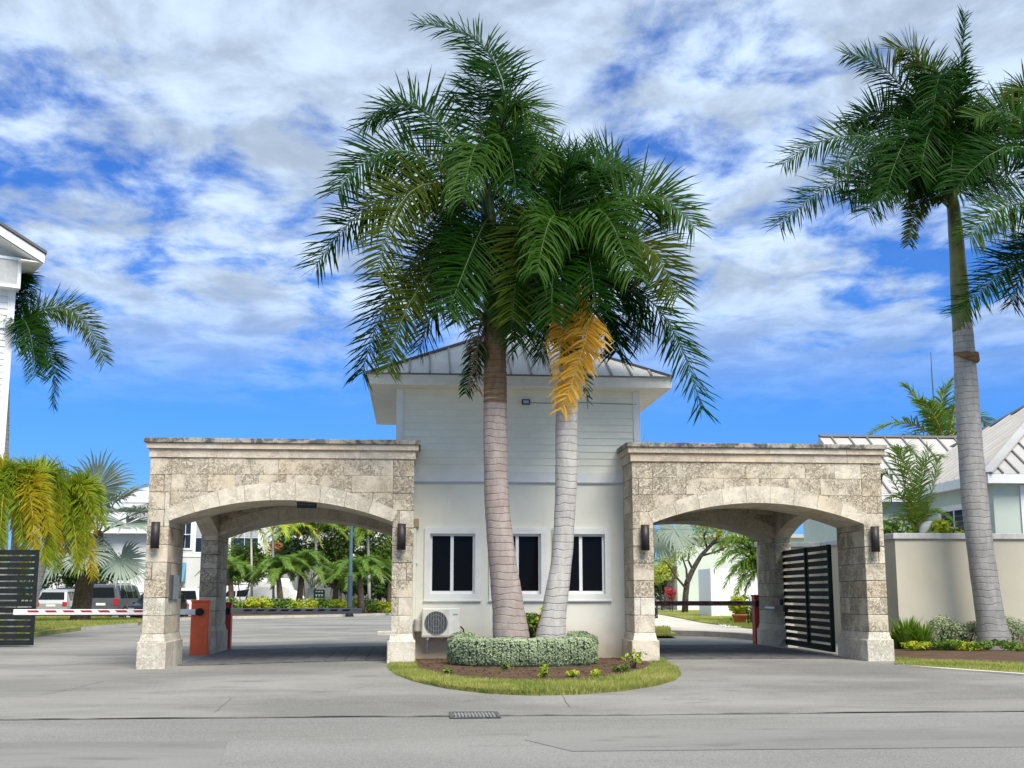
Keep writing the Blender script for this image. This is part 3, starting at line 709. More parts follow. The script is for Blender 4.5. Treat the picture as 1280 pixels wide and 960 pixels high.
def barrier(name, label, bx, by, w_, d_, h, mat, arm_to, zarm, cellmat, nstripe, bend=0., dirx=-1, armw=.085, group=None, armmat=None):
    t = empty(name, label, 'barrier', group); zg = gz(bx, by)-.01
    MB().cbox(bx-w_/2, bx+w_/2, by-d_/2, by+d_/2, zg, h, .012).build('cabinet', mat, t)
    MB().cbox(bx-w_/2-.012, bx+w_/2+.012, by-d_/2-.012, by+d_/2+.012, h, h+.05, .012).build('cabinet_lid', mat, t)
    MB().cbox(bx-w_*.28, bx+w_*.22, by-d_/2-.006, by-d_/2, .25, .62, .004).build('door_panel', mat, t)
    ya = by-d_/2-.09
    MB().lathe([(.07, -.06), (.085, -.05), (.085, .07)], (bx, ya+.02, zarm), 16, 'y').build('pivot', M_RUBBER, t)
    L_ = abs(arm_to-bx)
    arm = MB().cbox(min(arm_to, bx+dirx*.08), max(arm_to, bx+dirx*.08), ya-.03, ya+.03, zarm-armw/2, zarm+armw/2, .008).build('arm', armmat or M_ARMW, t)
    for k in range(nstripe):
        a_ = bx+dirx*(.35+(L_-.6)*(k+.15)/nstripe); b_ = a_+dirx*(L_-.6)/nstripe*.62
        s_ = dirx*.05
        MB().add([(a_, ya-.0315, zarm-armw*.05), (b_, ya-.0315, zarm-armw*.05), (b_+s_, ya-.0315, zarm+armw*.34), (a_+s_, ya-.0315, zarm+armw*.34)], [(0, 1, 2, 3)] if dirx > 0 else [(3, 2, 1, 0)]).build('stripe', cellmat, arm)
    if armmat is None: MB().box(min(arm_to, bx+dirx*.3), max(arm_to, bx+dirx*.3), ya-.02, ya+.02, zarm-armw/2-.02, zarm-armw/2-.001).build('arm_edge', M_RUBBER, arm)
    return t
b0 = PG(250.5, 818); 
barrier('parking_barrier', 'orange barrier cabinet with a red and white arm reaching towards the slat fence', b0.x+.02, 28.75, .40, .34, 1.19, M_ORANGE, PY(17, 767, 28.5).x, .97, M_ARMR, 9, dirx=-1, armw=.125)
barrier('parking_barrier', 'red barrier post with a weathered brown striped arm in front of the garden bed', PY(285, 780, 31.6).x, 31.65, .16, .3, 1.12, M_RED, PY(452, 762, 31.4).x, .95, m_paint('stripe_brown', (.10, .05, .045), .6), 9, dirx=1, armw=.12, armmat=m_paint('weathered_arm', (.86, .80, .74), .6, var=.08))
barrier('parking_barrier', 'tall red barrier post with dark red striped arm beside the slatted gate', PY(945, 770, 31.6).x, 31.6, .14, .3, 1.30, M_RED, PY(806, 750, 31.4).x, 1.13, M_ARMR, 8, dirx=-1, armw=.12, armmat=m_paint('reddish_arm', (.36, .22, .19), .6, var=.15))

# ================================================================== RIGHT BOUNDARY WALL
T = empty('boundary_wall', 'beige rendered boundary wall with pale coping behind the tall palm trunk', 'wall')
WX = PY(1122, 740, 28.5).x; WZ = PY(1200, 674, 28.5).z
MB().box(WX, 60, 28.5, 28.75, -.1, WZ).box(WX, WX+.25, 28.75, 34, -.1, WZ).box(9.75, WX, 33.75, 34, -.1, WZ).build('wall_face', M_WALLR, T)
c = .06
x = WX-c
while x < 40:
    MB().cbox(x+.002, x+2.3, 28.5-c, 28.75+c, WZ, WZ+.14, .01).build('coping_stone', M_WCAP, T); x += 2.3
MB().cbox(WX-c, WX+.25+c, 28.752+c, 34+c, WZ, WZ+.14, .01).build('coping_stone', M_WCAP, T)
MB().cbox(9.7, WX-c-.002, 33.75-c, 34+c, WZ, WZ+.14, .01).build('coping_stone', M_WCAP, T)

# ================================================================== VEGETATION BUILDERS
DN = Vector((0, 0, -1))
def frond(parent, P0, M, P2, n=80, L=.75, W=.045, mat=None, rmat=None, plume=(.5, .12, -.25), droop=.5, seed=0, rr=.03, t0=.1, name='frond', a0=72, a1=28, bare=0., roll=0.):
    rg = random.Random(seed); P0, M, P2 = Vector(P0), Vector(M), Vector(P2); C = M*2-(P0+P2)/2
    B = lambda t: P0*(1-t)**2+C*2*t*(1-t)+P2*t*t
    D = lambda t: ((C-P0)*(1-t)+(P2-C)*t).normalized()
    mb = MB()
    for i in range(n):
        for sd in (-1, 1):
            t = t0+(1-t0)*(i+rg.uniform(.1, .9))/n
            if rg.random() < bare: continue
            T = D(t); S_ = T.cross(Vector((0, 0, 1)))
            if S_.length < .15: S_ = T.cross(Vector((.3, 1, 0)))
            S_.normalize(); Nn = S_.cross(T)
            if roll: cr_, sr_ = math.cos(roll), math.sin(roll); S_, Nn = S_*cr_+Nn*sr_, Nn*cr_-S_*sr_
            pr_ = (.62+.38*math.sin(math.pi*min(1, t*1.05+.1)))*(1 if t < .9 else 1-.2*(t-.9)/.1)
            l = L*pr_*rg.uniform(.72, 1.12); a = R(a0+(a1-a0)*t**1.4+rg.uniform(-9, 9))
            e = rg.choice(plume)+rg.uniform(-.14, .14)
            d = (S_*sd*math.sin(a)*math.cos(e)+T*math.cos(a)+Nn*math.sin(e)*math.sin(a)).normalized()
            wv = (T-d*T.dot(d)).normalized(); wv = (wv+Nn*rg.uniform(-.4, .4)).normalized()
            w_ = W*rg.uniform(.75, 1.15)*(.6+.4*pr_); dr = droop*rg.uniform(.5, 1.4)
            p0 = B(t); d1 = (d+DN*dr*.45).normalized(); d2 = (d1+DN*dr*.9).normalized()
            p1 = p0+d*l*.36; p2 = p1+d1*l*.36; p3 = p2+d2*l*.30
            mb.add([p0-wv*w_*.3, p0+wv*w_*.3, p1+wv*w_*.5, p1-wv*w_*.5, p2+wv*w_*.40, p2-wv*w_*.40, p3], [(0, 1, 2, 3), (3, 2, 4, 5), (5, 4, 6)])
    o = mb.build(name, mat, parent)
    k = 9; mr = MB().tube([B(q) for q in lin(0, 1, k)], [rr*(1-.88*q/k) for q in range(k+1)], 5); mr.build('rachis', rmat or M_RACH, o, True)
    return o
def trunk_px(parent, lst, Y, mat, name='trunk', n=60, sides=18, dY=None, ringamp=.012, per=7.):
    """lst: (px, py, width px) from the foot up"""
    P = [PY(a, b, Y+(dY[i] if dY else 0)) for i, (a, b, c) in enumerate(lst)]; Rr = [c/2*(P[i].y/FPX)*1.01 for i, (a, b, c) in enumerate(lst)]
    pts, rad = [], []; m = len(P)-1
    for k in range(n+1):
        u = k/n*m; i = min(int(u), m-1); f_ = u-i
        g_ = lambda j: P[max(0, min(m, j))]
        a, b, c, d = g_(i-1), g_(i), g_(i+1), g_(i+2)
        q = (b*2+(c-a)*f_+(a*2-b*5+c*4-d)*f_*f_+(b*3-a-c*3+d)*f_**3)*.5
        pts.append(q); r_ = Rr[i]+(Rr[i+1]-Rr[i])*(f_*f_*(3-2*f_))
        rad.append(r_*(1+ringamp*math.sin(q.z*per*2*math.pi)+rnd.uniform(-.006, .006)))
    return MB().tube(pts, rad, sides).build(name, mat, parent, True)
def royal(name, label, Y, trunk, shaft, fr, tmat, group, seed, topmat=True, shmat=None):
    T = empty(name, label, 'palm tree', group)
    trunk_px(T, trunk, Y, tmat)
    trunk_px(T, shaft, Y, shmat or M_SHAFT, 'crownshaft', 24, 14, None, .004, 2)
    for i, f_ in enumerate(fr):
        (a, b), (c, d), (e, g_), dy, kind = f_[:5]
        mat, rm = {'n': (M_ROYAL, M_RACH), 'b': (M_ROYALB, M_RACH), 'o': (M_ROYALO, M_RACH), 'p': (M_ROYAL, M_RACHB), 'g': (M_GOLD, M_RACHY), 'd': (M_DEAD, M_RACHD)}[kind]
        kw = dict(f_[5]) if len(f_) > 5 else {}
        p0 = PY(a, b, Y); p2 = PY(e, g_, Y+dy); m_ = PY(c, d, Y+dy*.5)
        args = dict(n=150, L=1.06, W=.037, plume=(.5, .25, 0, -.25, -.4), droop=.2, a0=70, a1=50, seed=seed*100+i, rr=.027); args.update(kw)
        lat = abs(e-a)/(abs(e-a)+14*abs(dy)+1); rl = random.Random(seed*31+i)
        if lat > .55 and 'roll' not in kw: args['roll'] = R(rl.uniform(38, 68))*(1 if e < a else -1)
        frond(T, p0, m_, p2, mat=mat, rmat=rm, **args)
    return T
gp = 'royal palms around the entrance'
# left palm of the island
royal('royal_palm', 'taller royal palm leaning left out of the clipped hedge with a brown ringed trunk', 22.9,
  [(641, 830, 48), (639, 797, 45), (634, 750, 38), (628, 700, 34), (622, 640, 31), (620, 590, 30), (619, 520, 29.5), (619, 480, 28)],
  [(618, 425, 25), (617, 395, 26), (614, 330, 24), (611, 280, 20), (608, 235, 13)],
  [((610, 250), (624, 88), (527, 30), .3, 'p'), ((606, 255), (530, 138), (454, 158), .6, 'p'), ((606, 262), (505, 188), (422, 240), -.3, 'p'),
   ((606, 268), (490, 245), (394, 334), .4, 'p'), ((608, 258), (520, 235), (472, 345), -1.5, 'o'), ((608, 285), (512, 335), (452, 468), .2, 'p', {'L': 1.08}),
   ((609, 290), (530, 350), (484, 462), -1.0, 'o', {'L': .75}), ((610, 300), (562, 350), (524, 436), .8, 'p'), ((612, 245), (640, 130), (684, 215), -.5, 'b'),
   ((610, 245), (598, 180), (578, 250), -2.1, 'b', {'droop': 1.3}), ((612, 245), (632, 180), (646, 250), -1.8, 'n', {'droop': .9}), ((613, 255), (672, 195), (716, 290), 1.2, 'n'), ((614, 300), (662, 310), (668, 432), -1.1, 'o', {'L': .8}),
   ((606, 265), (560, 270), (520, 365), 1.6, 'n'), ((612, 255), (655, 180), (705, 232), 1.7, 'n'), ((610, 245), (600, 130), (610, 75), 1.6, 'n'), ((614, 280), (645, 260), (660, 350), 1.4, 'n'),
   ((611, 290), (590, 310), (575, 400), -1.2, 'n'), ((613, 300), (640, 330), (640, 410), 1.0, 'n'), ((611, 280), (600, 290), (560, 390), -1.5, 'n'), ((613, 290), (632, 300), (640, 420), -1.2, 'n'),
   ((616, 400), (600, 405), (596, 488), -.35, 'd', {'L': .55, 'n': 50, 'droop': 1.3}), ((619, 400), (636, 402), (640, 450), -.2, 'd', {'L': .5, 'n': 40, 'droop': 1.3}), ((615, 405), (602, 420), (582, 492), -.2, 'n', {'L': .45, 'n': 40, 't0': .55, 'droop': .9})],
  M_TRUNKA, gp, 1)
RA = bpy.data.objects['royal_palm']
trunk_px(RA, [(619, 505, 29.4), (619, 470, 29), (618.5, 440, 28), (618, 408, 25)], 22.9, M_TRUNKT, 'upper_trunk', 40, 18, None, .025, 9)
# right palm of the island
royal('royal_palm', 'shorter royal palm in the clipped hedge with one golden dying frond', 22.9,
  [(684, 830, 42), (688, 797, 37), (694, 755, 30), (702, 700, 26), (706, 640, 26), (708, 590, 28), (708, 540, 28), (709, 505, 27), (712, 450, 26)],
  [(711, 460, 26), (713, 430, 26), (715, 390, 22), (716, 345, 13)],
  [((716, 360), (790, 248), (868, 285), -.5, 'b'), ((717, 378), (812, 375), (877, 512), .2, 'n', {'L': 1.08}), ((717, 365), (790, 300), (846, 372), -.9, 'o'),
   ((716, 350), (722, 225), (800, 222), .4, 'n'), ((714, 355), (668, 275), (640, 400), -1.3, 'o'), ((716, 350), (745, 262), (790, 345), -1.9, 'b', {'droop': 1.2}), ((714, 365), (672, 310), (650, 432), -.8, 'n'),
   ((715, 350), (690, 225), (668, 215), 1.3, 'n'), ((716, 350), (750, 220), (775, 205), 1.6, 'n'), ((716, 355), (695, 270), (672, 340), -2.0, 'b', {'droop': 1.3}),
   ((718, 372), (770, 345), (800, 430), .8, 'n'), ((718, 380), (760, 385), (770, 440), 1.0, 'n'), ((714, 375), (690, 380), (676, 445), .6, 'n'), 
   ((715, 355), (700, 240), (730, 200), -.6, 'n'), ((716, 365), (730, 300), (745, 390), -1.6, 'n'), ((715, 365), (695, 320), (690, 400), -1.5, 'n'), ((715, 360), (680, 300), (660, 380), 1.5, 'n'),
   ((716, 388), (735, 405), (702, 512), -.55, 'g', {'L': .66, 'n': 110, 'W': .05, 't0': .06, 'droop': .5}), ((714, 388), (704, 402), (697, 500), -.4, 'g', {'L': .5, 'n': 70, 't0': .15, 'droop': .6}), ((718, 390), (728, 430), (734, 505), .3, 'o', {'L': .4, 'n': 40})],
  M_TRUNKB, gp, 2)
# tall palm by the boundary wall
royal('royal_palm', 'tall grey royal palm in front of the beige boundary wall', 27.4,
  [(1249, 822, 46), (1244, 806, 42), (1236, 760, 34), (1226, 690, 33), (1219, 630, 33), (1213, 560, 31), (1209, 500, 30), (1206, 450, 28), (1203, 405, 25)],
  [(1203, 415, 25), (1200, 370, 24), (1196, 310, 20), (1192, 262, 17), (1189, 235, 10)],
  [((1190, 262), (1199, 130), (1206, 18), 0, 'n', {'L': .72, 'a0': 60, 'a1': 38}), ((1188, 255), (1135, 118), (1058, 68), .2, 'p'), ((1188, 255), (1160, 100), (1118, 62), -.6, 'o'), ((1187, 256), (1088, 172), (978, 206), .5, 'p'),
   ((1187, 260), (1085, 218), (974, 282), -.4, 'p', {'L': 1.08}), ((1189, 255), (1148, 165), (1105, 250), -2.0, 'n', {'droop': .7}), ((1187, 262), (1155, 245), (1136, 306), -.9, 'o', {'L': .5}), ((1192, 250), (1228, 185), (1290, 150), .3, 'n'),
   ((1191, 255), (1206, 150), (1232, 200), -1.4, 'n'), ((1190, 255), (1180, 100), (1165, 150), -1.6, 'n', {'droop': .6}), ((1188, 256), (1120, 150), (1060, 160), 1.5, 'n'), ((1188, 258), (1120, 215), (1062, 250), 1.5, 'n'),
   ((1192, 255), (1222, 215), (1262, 240), 1.4, 'n'), ((1188, 258), (1140, 210), (1085, 265), -1.5, 'n'), ((1190, 254), (1182, 120), (1140, 80), 1.5, 'n'), ((1190, 256), (1200, 180), (1220, 130), 1.4, 'n'), ((1188, 258), (1130, 190), (1040, 215), -.8, 'n'),
   ((1190, 256), (1170, 160), (1150, 220), -1.9, 'n'), ((1189, 256), (1165, 130), (1115, 150), .9, 'n'), ((1189, 258), (1150, 200), (1095, 200), .9, 'n'), ((1190, 258), (1192, 180), (1188, 230), -1.8, 'n'), ((1189, 258), (1165, 180), (1120, 215), 1.2, 'n')],
  M_TRUNKC, gp, 3, shmat=M_SHAFTY)
RC = bpy.data.objects['royal_palm.002']
q = PY(1206, 446, 27.2); MB().tube([(q.x-.23, 27.25, q.z+.08), (q.x, 27.1, q.z+.02), (q.x+.24, 27.15, q.z-.02), (q.x+.3, 27.2, q.z+.1)], [.03, .10, .13, .05], 8, True, .2).build('leaf_boot', M_TRUNKT, RC)
# palm just outside the frame on the right, whose fronds reach in
royal('royal_palm', 'royal palm with fronds overlapping the tall grey palm from the side', 25.6,
  [(1362, 815, 44), (1356, 760, 36), (1350, 640, 33), (1346, 500, 31), (1344, 380, 26)],
  [(1344, 390, 26), (1342, 330, 22), (1340, 275, 12)],
  [((1340, 290), (1285, 160), (1218, 148), .3, 'b'), ((1340, 292), (1280, 185), (1192, 240), -.5, 'n'), ((1340, 295), (1275, 255), (1212, 298), -.9, 'b'), ((1340, 305), (1285, 315), (1200, 392), -.3, 'n', {'L': 1.08}),
   ((1340, 290), (1300, 130), (1262, 128), 1.0, 'o'), ((1341, 288), (1340, 160), (1330, 60), .3, 'n'), ((1342, 290), (1400, 180), (1470, 220), .2, 'n'), ((1342, 295), (1410, 250), (1480, 330), -.4, 'n'), ((1342, 300), (1390, 310), (1430, 420), .3, 'n'), ((1341, 295), (1330, 220), (1330, 330), -2.0, 'n'), ((1340, 300), (1300, 300), (1265, 380), .9, 'n'), ((1341, 290), (1360, 170), (1400, 140), 1.4, 'n')],
  M_TRUNKC, gp, 4)
# palm behind the white tower block on the left
T = royal('royal_palm', 'royal palm showing fronds from behind the white clapboard building', 41.,
  [(-8, 760, 30), (-4, 650, 26), (-2, 560, 24), (0, 470, 22)], [(0, 480, 22), (2, 440, 18), (4, 400, 9)],
  [((4, 425), (80, 385), (131, 452), -.4, 'o', {'L': .95}), ((4, 432), (58, 438), (66, 508), .3, 'n', {'L': .95}), ((4, 420), (22, 345), (36, 385), .2, 'n', {'L': .9}), ((4, 420), (12, 330), (28, 318), 1.0, 'n'), ((3, 420), (-40, 350), (-90, 400), 0, 'n'), ((3, 430), (-30, 440), (-60, 500), 0, 'n'), ((4, 415), (-10, 320), (-30, 280), 0, 'n'), ((4, 425), (30, 400), (45, 470), -1.6, 'n'), ((4, 425), (40, 400), (60, 430), 1.5, 'n')],
  M_TRUNKC, gp, 5)

# foxtail palms, golden, by the slat fence
def foxtail(label, Y, base, crown, fr, seed):
    T = empty('foxtail_palm', label, 'palm tree', 'golden foxtail palms by the slat fence')
    b = PG(base, 775); z = PY(crown[0], crown[1], Y); x = z.x
    xf = PY(base, 760, Y).x
    MB().tube([(xf, Y, -.05), (xf+(x-xf)*.15, Y, 1), (xf+(x-xf)*.6, Y, z.z-.9), (x, Y, z.z)], [.17, .14, .12, .07], 12).build('trunk', M_TRUNKC, T, True)
    for i, ((a, b_), (c, d), dy, k) in enumerate(fr):
        frond(T, PY(crown[0], crown[1], Y), PY(a, b_, Y+dy*.5), PY(c, d, Y+dy), 250, .62, .036, M_FOXG if k else M_FOX, M_RACHY, (1.2, .6, 0, -.6, -1.2, 2.2, -2.2), .38, seed*50+i, .03, .12, a0=70, a1=40)
    return T
foxtail('golden green foxtail palm with drooping plumes rising above the slat fence', 36.5, 14, (22, 632),
  [((45, 592), (66, 700), -.6, 0), ((20, 590), (30, 690), -1.2, 0), ((-5, 590), (-30, 680), -.3, 1), ((0, 600), (4, 700), -1.4, 0), ((60, 588), (80, 640), .5, 0), ((44, 622), (58, 706), -.9, 0), ((30, 590), (55, 655), .9, 0), ((5, 585), (-15, 620), .9, 0), ((35, 610), (44, 690), -1.4, 1), ((8, 600), (0, 680), -1.5, 0), ((50, 610), (74, 690), .4, 1), ((-12, 610), (-22, 690), -.8, 1), ((30, 612), (38, 680), .8, 1), ((15, 600), (20, 660), 1.2, 0), ((40, 600), (60, 665), -1.0, 1), ((28, 630), (30, 712), -.6, 1)], 1)
foxtail('golden foxtail palm with plumes hanging beside the silver fan palm', 40.5, 36, (74, 648),
  [((108, 604), (128, 655), -.3, 0), ((98, 640), (116, 722), -.8, 1), ((90, 612), (112, 650), .7, 0), ((66, 625), (58, 700), -.9, 1), ((88, 640), (98, 712), -1.2, 0), ((60, 610), (48, 650), .6, 0), ((100, 625), (106, 690), -1.0, 0), ((80, 620), (84, 690), .8, 1), ((92, 632), (100, 700), .3, 1), ((70, 640), (72, 710), -.4, 0), ((95, 606), (118, 640), -.8, 0)], 2)

# silver fan palms
def fan(parent, base, hub, axis, rad, seed, mat=M_BIS, nseg=38, spread=150, droop=.25):
    rg = random.Random(seed); hub = Vector(hub); A = Vector(axis).normalized()
    S_ = A.cross(Vector((0, 0, 1)))
    if S_.length < .1: S_ = Vector((1, 0, 0))
    S_.normalize(); Nn = S_.cross(A).normalized(); mb = MB()
    for k in range(nseg):
        th = R(-spread+2*spread*k/(nseg-1)+rg.uniform(-1.5, 1.5)); fold = .12*abs(math.sin(th))
        d = (A*math.cos(th)+S_*math.sin(th)+Nn*(.25-.3*math.cos(th*.7)+rg.uniform(-.05, .05))).normalized()
        side = (S_*math.cos(th)-A*math.sin(th)).normalized(); up = d.cross(side).normalized()
        l = rad*rg.uniform(.88, 1.08)*(1-.22*(abs(th)/math.pi)); w0 = 2*math.pi*rad*.55*(2*spread/360)/nseg*.56
        d1 = (d+DN*droop*.4*rg.uniform(.5, 1.4)).normalized(); d2 = (d1+DN*droop*rg.uniform(.6, 1.9)).normalized()
        p1 = hub+d*l*.5; p2 = p1+d1*l*.28; p3 = p2+d2*l*.24; v = up*w0*.55
        mb.add([hub, p1-side*w0+v*.6, p1-v*.2, p1+side*w0+v*.6, p2-side*w0*.55+v*.3, p2, p2+side*w0*.55+v*.3, p3], [(0, 1, 2), (0, 2, 3), (1, 4, 5, 2), (2, 5, 6, 3), (4, 7, 5), (5, 7, 6)])
    o = mb.build('fan_leaf', mat, parent)
    base = Vector(base); mid = (base+hub)/2+Vector((0, 0, .12))
    MB().tube([base, mid, hub, hub+A*rad*.25], [.05, .04, .03, .012], 6).build('petiole', M_BIS, o, True)
    return o
T = empty('silver_fan_palm', 'silver blue fan palm with thick rough trunk in front of the parked cars', 'palm tree', 'silver fan palms')
Yb = 57.; tb = PY(100, 780, Yb)
MB().tube([(tb.x, Yb, -.05), (tb.x, Yb, .5), (tb.x+.05, Yb, 1.2), (tb.x+.1, Yb, 1.75), (tb.x+.25, Yb, 2.3), (tb.x+.5, Yb, 3.1), (tb.x+.6, Yb, 4.2)], [.48, .44, .42, .40, .42, .34, .2], 14, True, .05).build('trunk', M_BARK, T, True)
cr = Vector((tb.x+.55, Yb, 4.0))
for i, ((a, b), dy, rd, axp) in enumerate((((158, 655), -.6, 1.9, (.7, -.8, -.1)), ((120, 612), .4, 1.7, (.2, -.3, .9)), ((85, 608), .6, 1.6, (-.4, -.2, .9)), ((150, 700), -.8, 1.5, (.5, -.6, -.7)), ((70, 700), -1.2, 1.6, (-.5, -.6, -.6)), ((145, 625), .6, 1.7, (.8, .1, .6)), ((62, 660), .3, 1.6, (-.8, -.3, .1)), ((105, 690), -1.6, 1.4, (0, -.8, -.5)), ((175, 640), .3, 1.7, (.95, -.3, .3)), ((110, 640), -1.8, 1.5, (.1, -.9, .2)))):
    hub = PY(a, b, Yb+dy); fan(T, cr, hub, axp, rd*1.22, 40+i, droop=.3, nseg=46)
T = empty('silver_fan_palm', 'silver fan palm behind the guard house with a leaf drooping under the right arch', 'palm tree', 'silver fan palms')
Yb = 40.; c0 = PY(795, 640, Yb)
MB().tube([(c0.x, Yb, -.05), (c0.x, Yb, 1.5), (c0.x, Yb, c0.z)], [.32, .27, .2], 12, True, .04).build('trunk', M_BARK, T, True)
for i, ((a, b), dy, rd, axp) in enumerate((((843, 662), -1.0, 1.25, (.35, -.5, -.75)), ((800, 585), .2, 1.15, (.1, -.1, 1)), ((745, 610), 0, 1.2, (-.8, -.2, .5)), ((760, 680), -.6, 1.2, (-.6, -.4, -.5)), ((832, 610), .7, 1.1, (.8, .2, .3)), ((800, 670), 1.2, 1.2, (0, .8, -.2)), ((822, 668), -.2, 1.0, (.1, -.3, -.9)))):
    fan(T, c0, PY(a, b, Yb+dy), axp, rd, 60+i, droop=.3)

# leafy masses
def leaves(mb, c, rad, n, size, rg, shell=.55, flat=0., asp=.5):
    cx, cy, cz = c
    for _ in range(n):
        while True:
            v = Vector((rg.gauss(0, 1), rg.gauss(0, 1), rg.gauss(0, 1)))
            if v.length > .01: break
        v.normalize(); q = shell+(1-shell)*rg.random()**.6
        p = Vector((cx+v.x*rad[0]*q, cy+v.y*rad[1]*q, cz+v.z*rad[2]*q))
        leaf(mb, p, (v+Vector((rg.uniform(-.8, .8), rg.uniform(-.8, .8), rg.uniform(-.3, .9)))).normalized(), size*rg.uniform(.6, 1.3), rg, asp)
def leaf(mb, p, nrm, s, rg, asp=.5):
    a = nrm.cross(Vector((rg.uniform(-1, 1), rg.uniform(-1, 1), rg.uniform(-1, 1))))
    if a.length < .05: a = nrm.cross(Vector((0, 0, 1)))+Vector((.01, 0, 0))
    a.normalize(); b = nrm.cross(a)*asp
    mb.add([p-a*s, p-b*s*.9+a*s*.1, p+a*s, p+b*s*.9+a*s*.1], [(0, 1, 2, 3)])
def shrub(name, label, c, rad, n, size, mat, cat='shrub', group=None, seed=0, lobes=7, stem=True, smat=None):
    rg = random.Random(seed); T = empty(name, label, cat, group); mb = MB(); c = Vector(c)
    for k in range(lobes):
        o = Vector((rg.uniform(-.55, .55)*rad[0], rg.uniform(-.55, .55)*rad[1], rg.uniform(-.35, .55)*rad[2]))
        f_ = rg.uniform(.42, .65); leaves(mb, c+o, [q*f_ for q in rad], n//lobes, size, rg, .45)
    mb.build('foliage', mat, T)
    if stem:
        sm = MB()
        for k in range(4):
            a = rg.uniform(0, 6.3); sm.tube([(c.x+math.cos(a)*.06, c.y+math.sin(a)*.06, gz(c.x, c.y)-.04), (c.x+math.cos(a)*rad[0]*.25, c.y+math.sin(a)*rad[1]*.25, c.z-rad[2]*.4), (c.x+math.cos(a)*rad[0]*.5, c.y+math.sin(a)*rad[1]*.5, c.z+rad[2]*.3)], [.035, .025, .01], 5)
        sm.build('stem', smat or M_TBARK, T)
    return T

# ================================================================== ISLAND
IZ = .10
def isl(th, k=1., front=1.):
    """outline of the island, th 0..pi along the front from right to left"""
    return None
edge_px = [(489, 832), (486, 838), (496, 845), (520, 852.5), (560, 859.5), (610, 864.5), (665, 866.5), (720, 865.5), (775, 862), (818, 856.5), (842, 851), (849, 845), (845, 838), (833, 832), (826, 826)]
out_ = [PG(a, b, .05) for a, b in edge_px]
bed_px = [(521, 832), (523, 836), (535, 839), (565, 845), (610, 849), (660, 851), (715, 850), (760, 846), (790, 841), (808, 835), (812, 830), (808, 826)]
bed_ = [PG(a, b, IZ) for a, b in bed_px]
# grass ring: a turf slab with a cut edge
def slab(name, pts, ztop, zbot, mat):
    m = MB().prism([(q.x, q.y) for q in pts], zbot, ztop, 'z'); return recalc(m.build(name, mat))
back = [Vector((4.1, YW+.05, 0)), Vector((.1, YW+.05, 0))]
turf = struct(slab('island_turf', out_+[Vector((4.35, YW-.2, 0)), Vector((4.2, YW+.05, 0)), Vector((.05, YW+.05, 0)), Vector((-.02, YW-.3, 0))], IZ-.015, -.08, M_SOIL))
struct(slab('mulch_bed', bed_+[Vector((4.25, YW-.1, 0)), Vector((4.2, YW+.06, 0)), Vector((.1, YW+.06, 0)), Vector((.06, YW-.3, 0))], IZ+.012, -.05, M_MULCH))
def inside(x, y, P):
    c = False; n = len(P)
    for i in range(n):
        a, b = P[i], P[i-1]
        if (a.y > y) != (b.y > y) and x < (b.x-a.x)*(y-a.y)/(b.y-a.y)+a.x: c = not c
    return c
rg = random.Random(5); mb = MB(); Pout = out_+[Vector((4.3, YW, 0)), Vector((0, YW, 0))]; Pbed = bed_+[Vector((4.2, YW, 0)), Vector((.1, YW, 0))]
xs0, xs1 = min(q.x for q in Pout)-.05, max(q.x for q in Pout)+.05; ys0, ys1 = min(q.y for q in Pout), YW
cnt = 0
while cnt < 30000:
    x, y = rg.uniform(xs0, xs1), rg.uniform(ys0, ys1)
    if not inside(x, y, Pout): continue
    ib = inside(x, y, Pbed)
    if ib and rg.random() > .015: continue
    cnt += 1; h = rg.uniform(.025, .075); a = rg.uniform(0, 6.28); w_ = rg.uniform(.004, .008); lx, ly = rg.uniform(-.035, .035), rg.uniform(-.035, .035)
    z = IZ-.02
    mb.add([(x-math.cos(a)*w_, y-math.sin(a)*w_, z), (x+math.cos(a)*w_, y+math.sin(a)*w_, z), (x+lx, y+ly, z+h)], [(0, 1, 2)])
for (a, b) in zip(out_, out_[1:]):
    for _ in range(int((b-a).length*420)):
        p = a.lerp(b, rg.random()); h = rg.uniform(.03, .09); w_ = rg.uniform(.004, .008); an = rg.uniform(0, 6.28); z = rg.uniform(0, IZ-.02); n_ = Vector((b.y-a.y, a.x-b.x, 0)).normalized()*rg.uniform(-.02, .05)
        if n_.y > 0 and n_.length > .02 and abs(b.x-a.x) > abs(b.y-a.y): n_ = -n_
        mb.add([(p.x-math.cos(an)*w_, p.y-math.sin(an)*w_, z), (p.x+math.cos(an)*w_, p.y+math.sin(an)*w_, z), (p.x+n_.x, p.y+n_.y, z+h)], [(0, 1, 2)])
o = mb.build('island_grass', M_GRASS); tag(o, 'short sunlit grass fringe curving round the mulch bed of the island', 'grass', kind='stuff')
# mulch chips and fallen leaves
mb = MB()
for _ in range(2600):
    x, y = rg.uniform(xs0, xs1), rg.uniform(ys0, ys1)
    if not inside(x, y, Pbed): continue
    leaf(mb, Vector((x, y, IZ+.02)), Vector((rg.uniform(-.5, .5), rg.uniform(-.5, .5), 1)).normalized(), rg.uniform(.02, .05), rg, .3)
tag(mb.build('mulch_chips', M_MULCH), 'dark brown bark chips scattered over the island bed', 'mulch', kind='stuff')
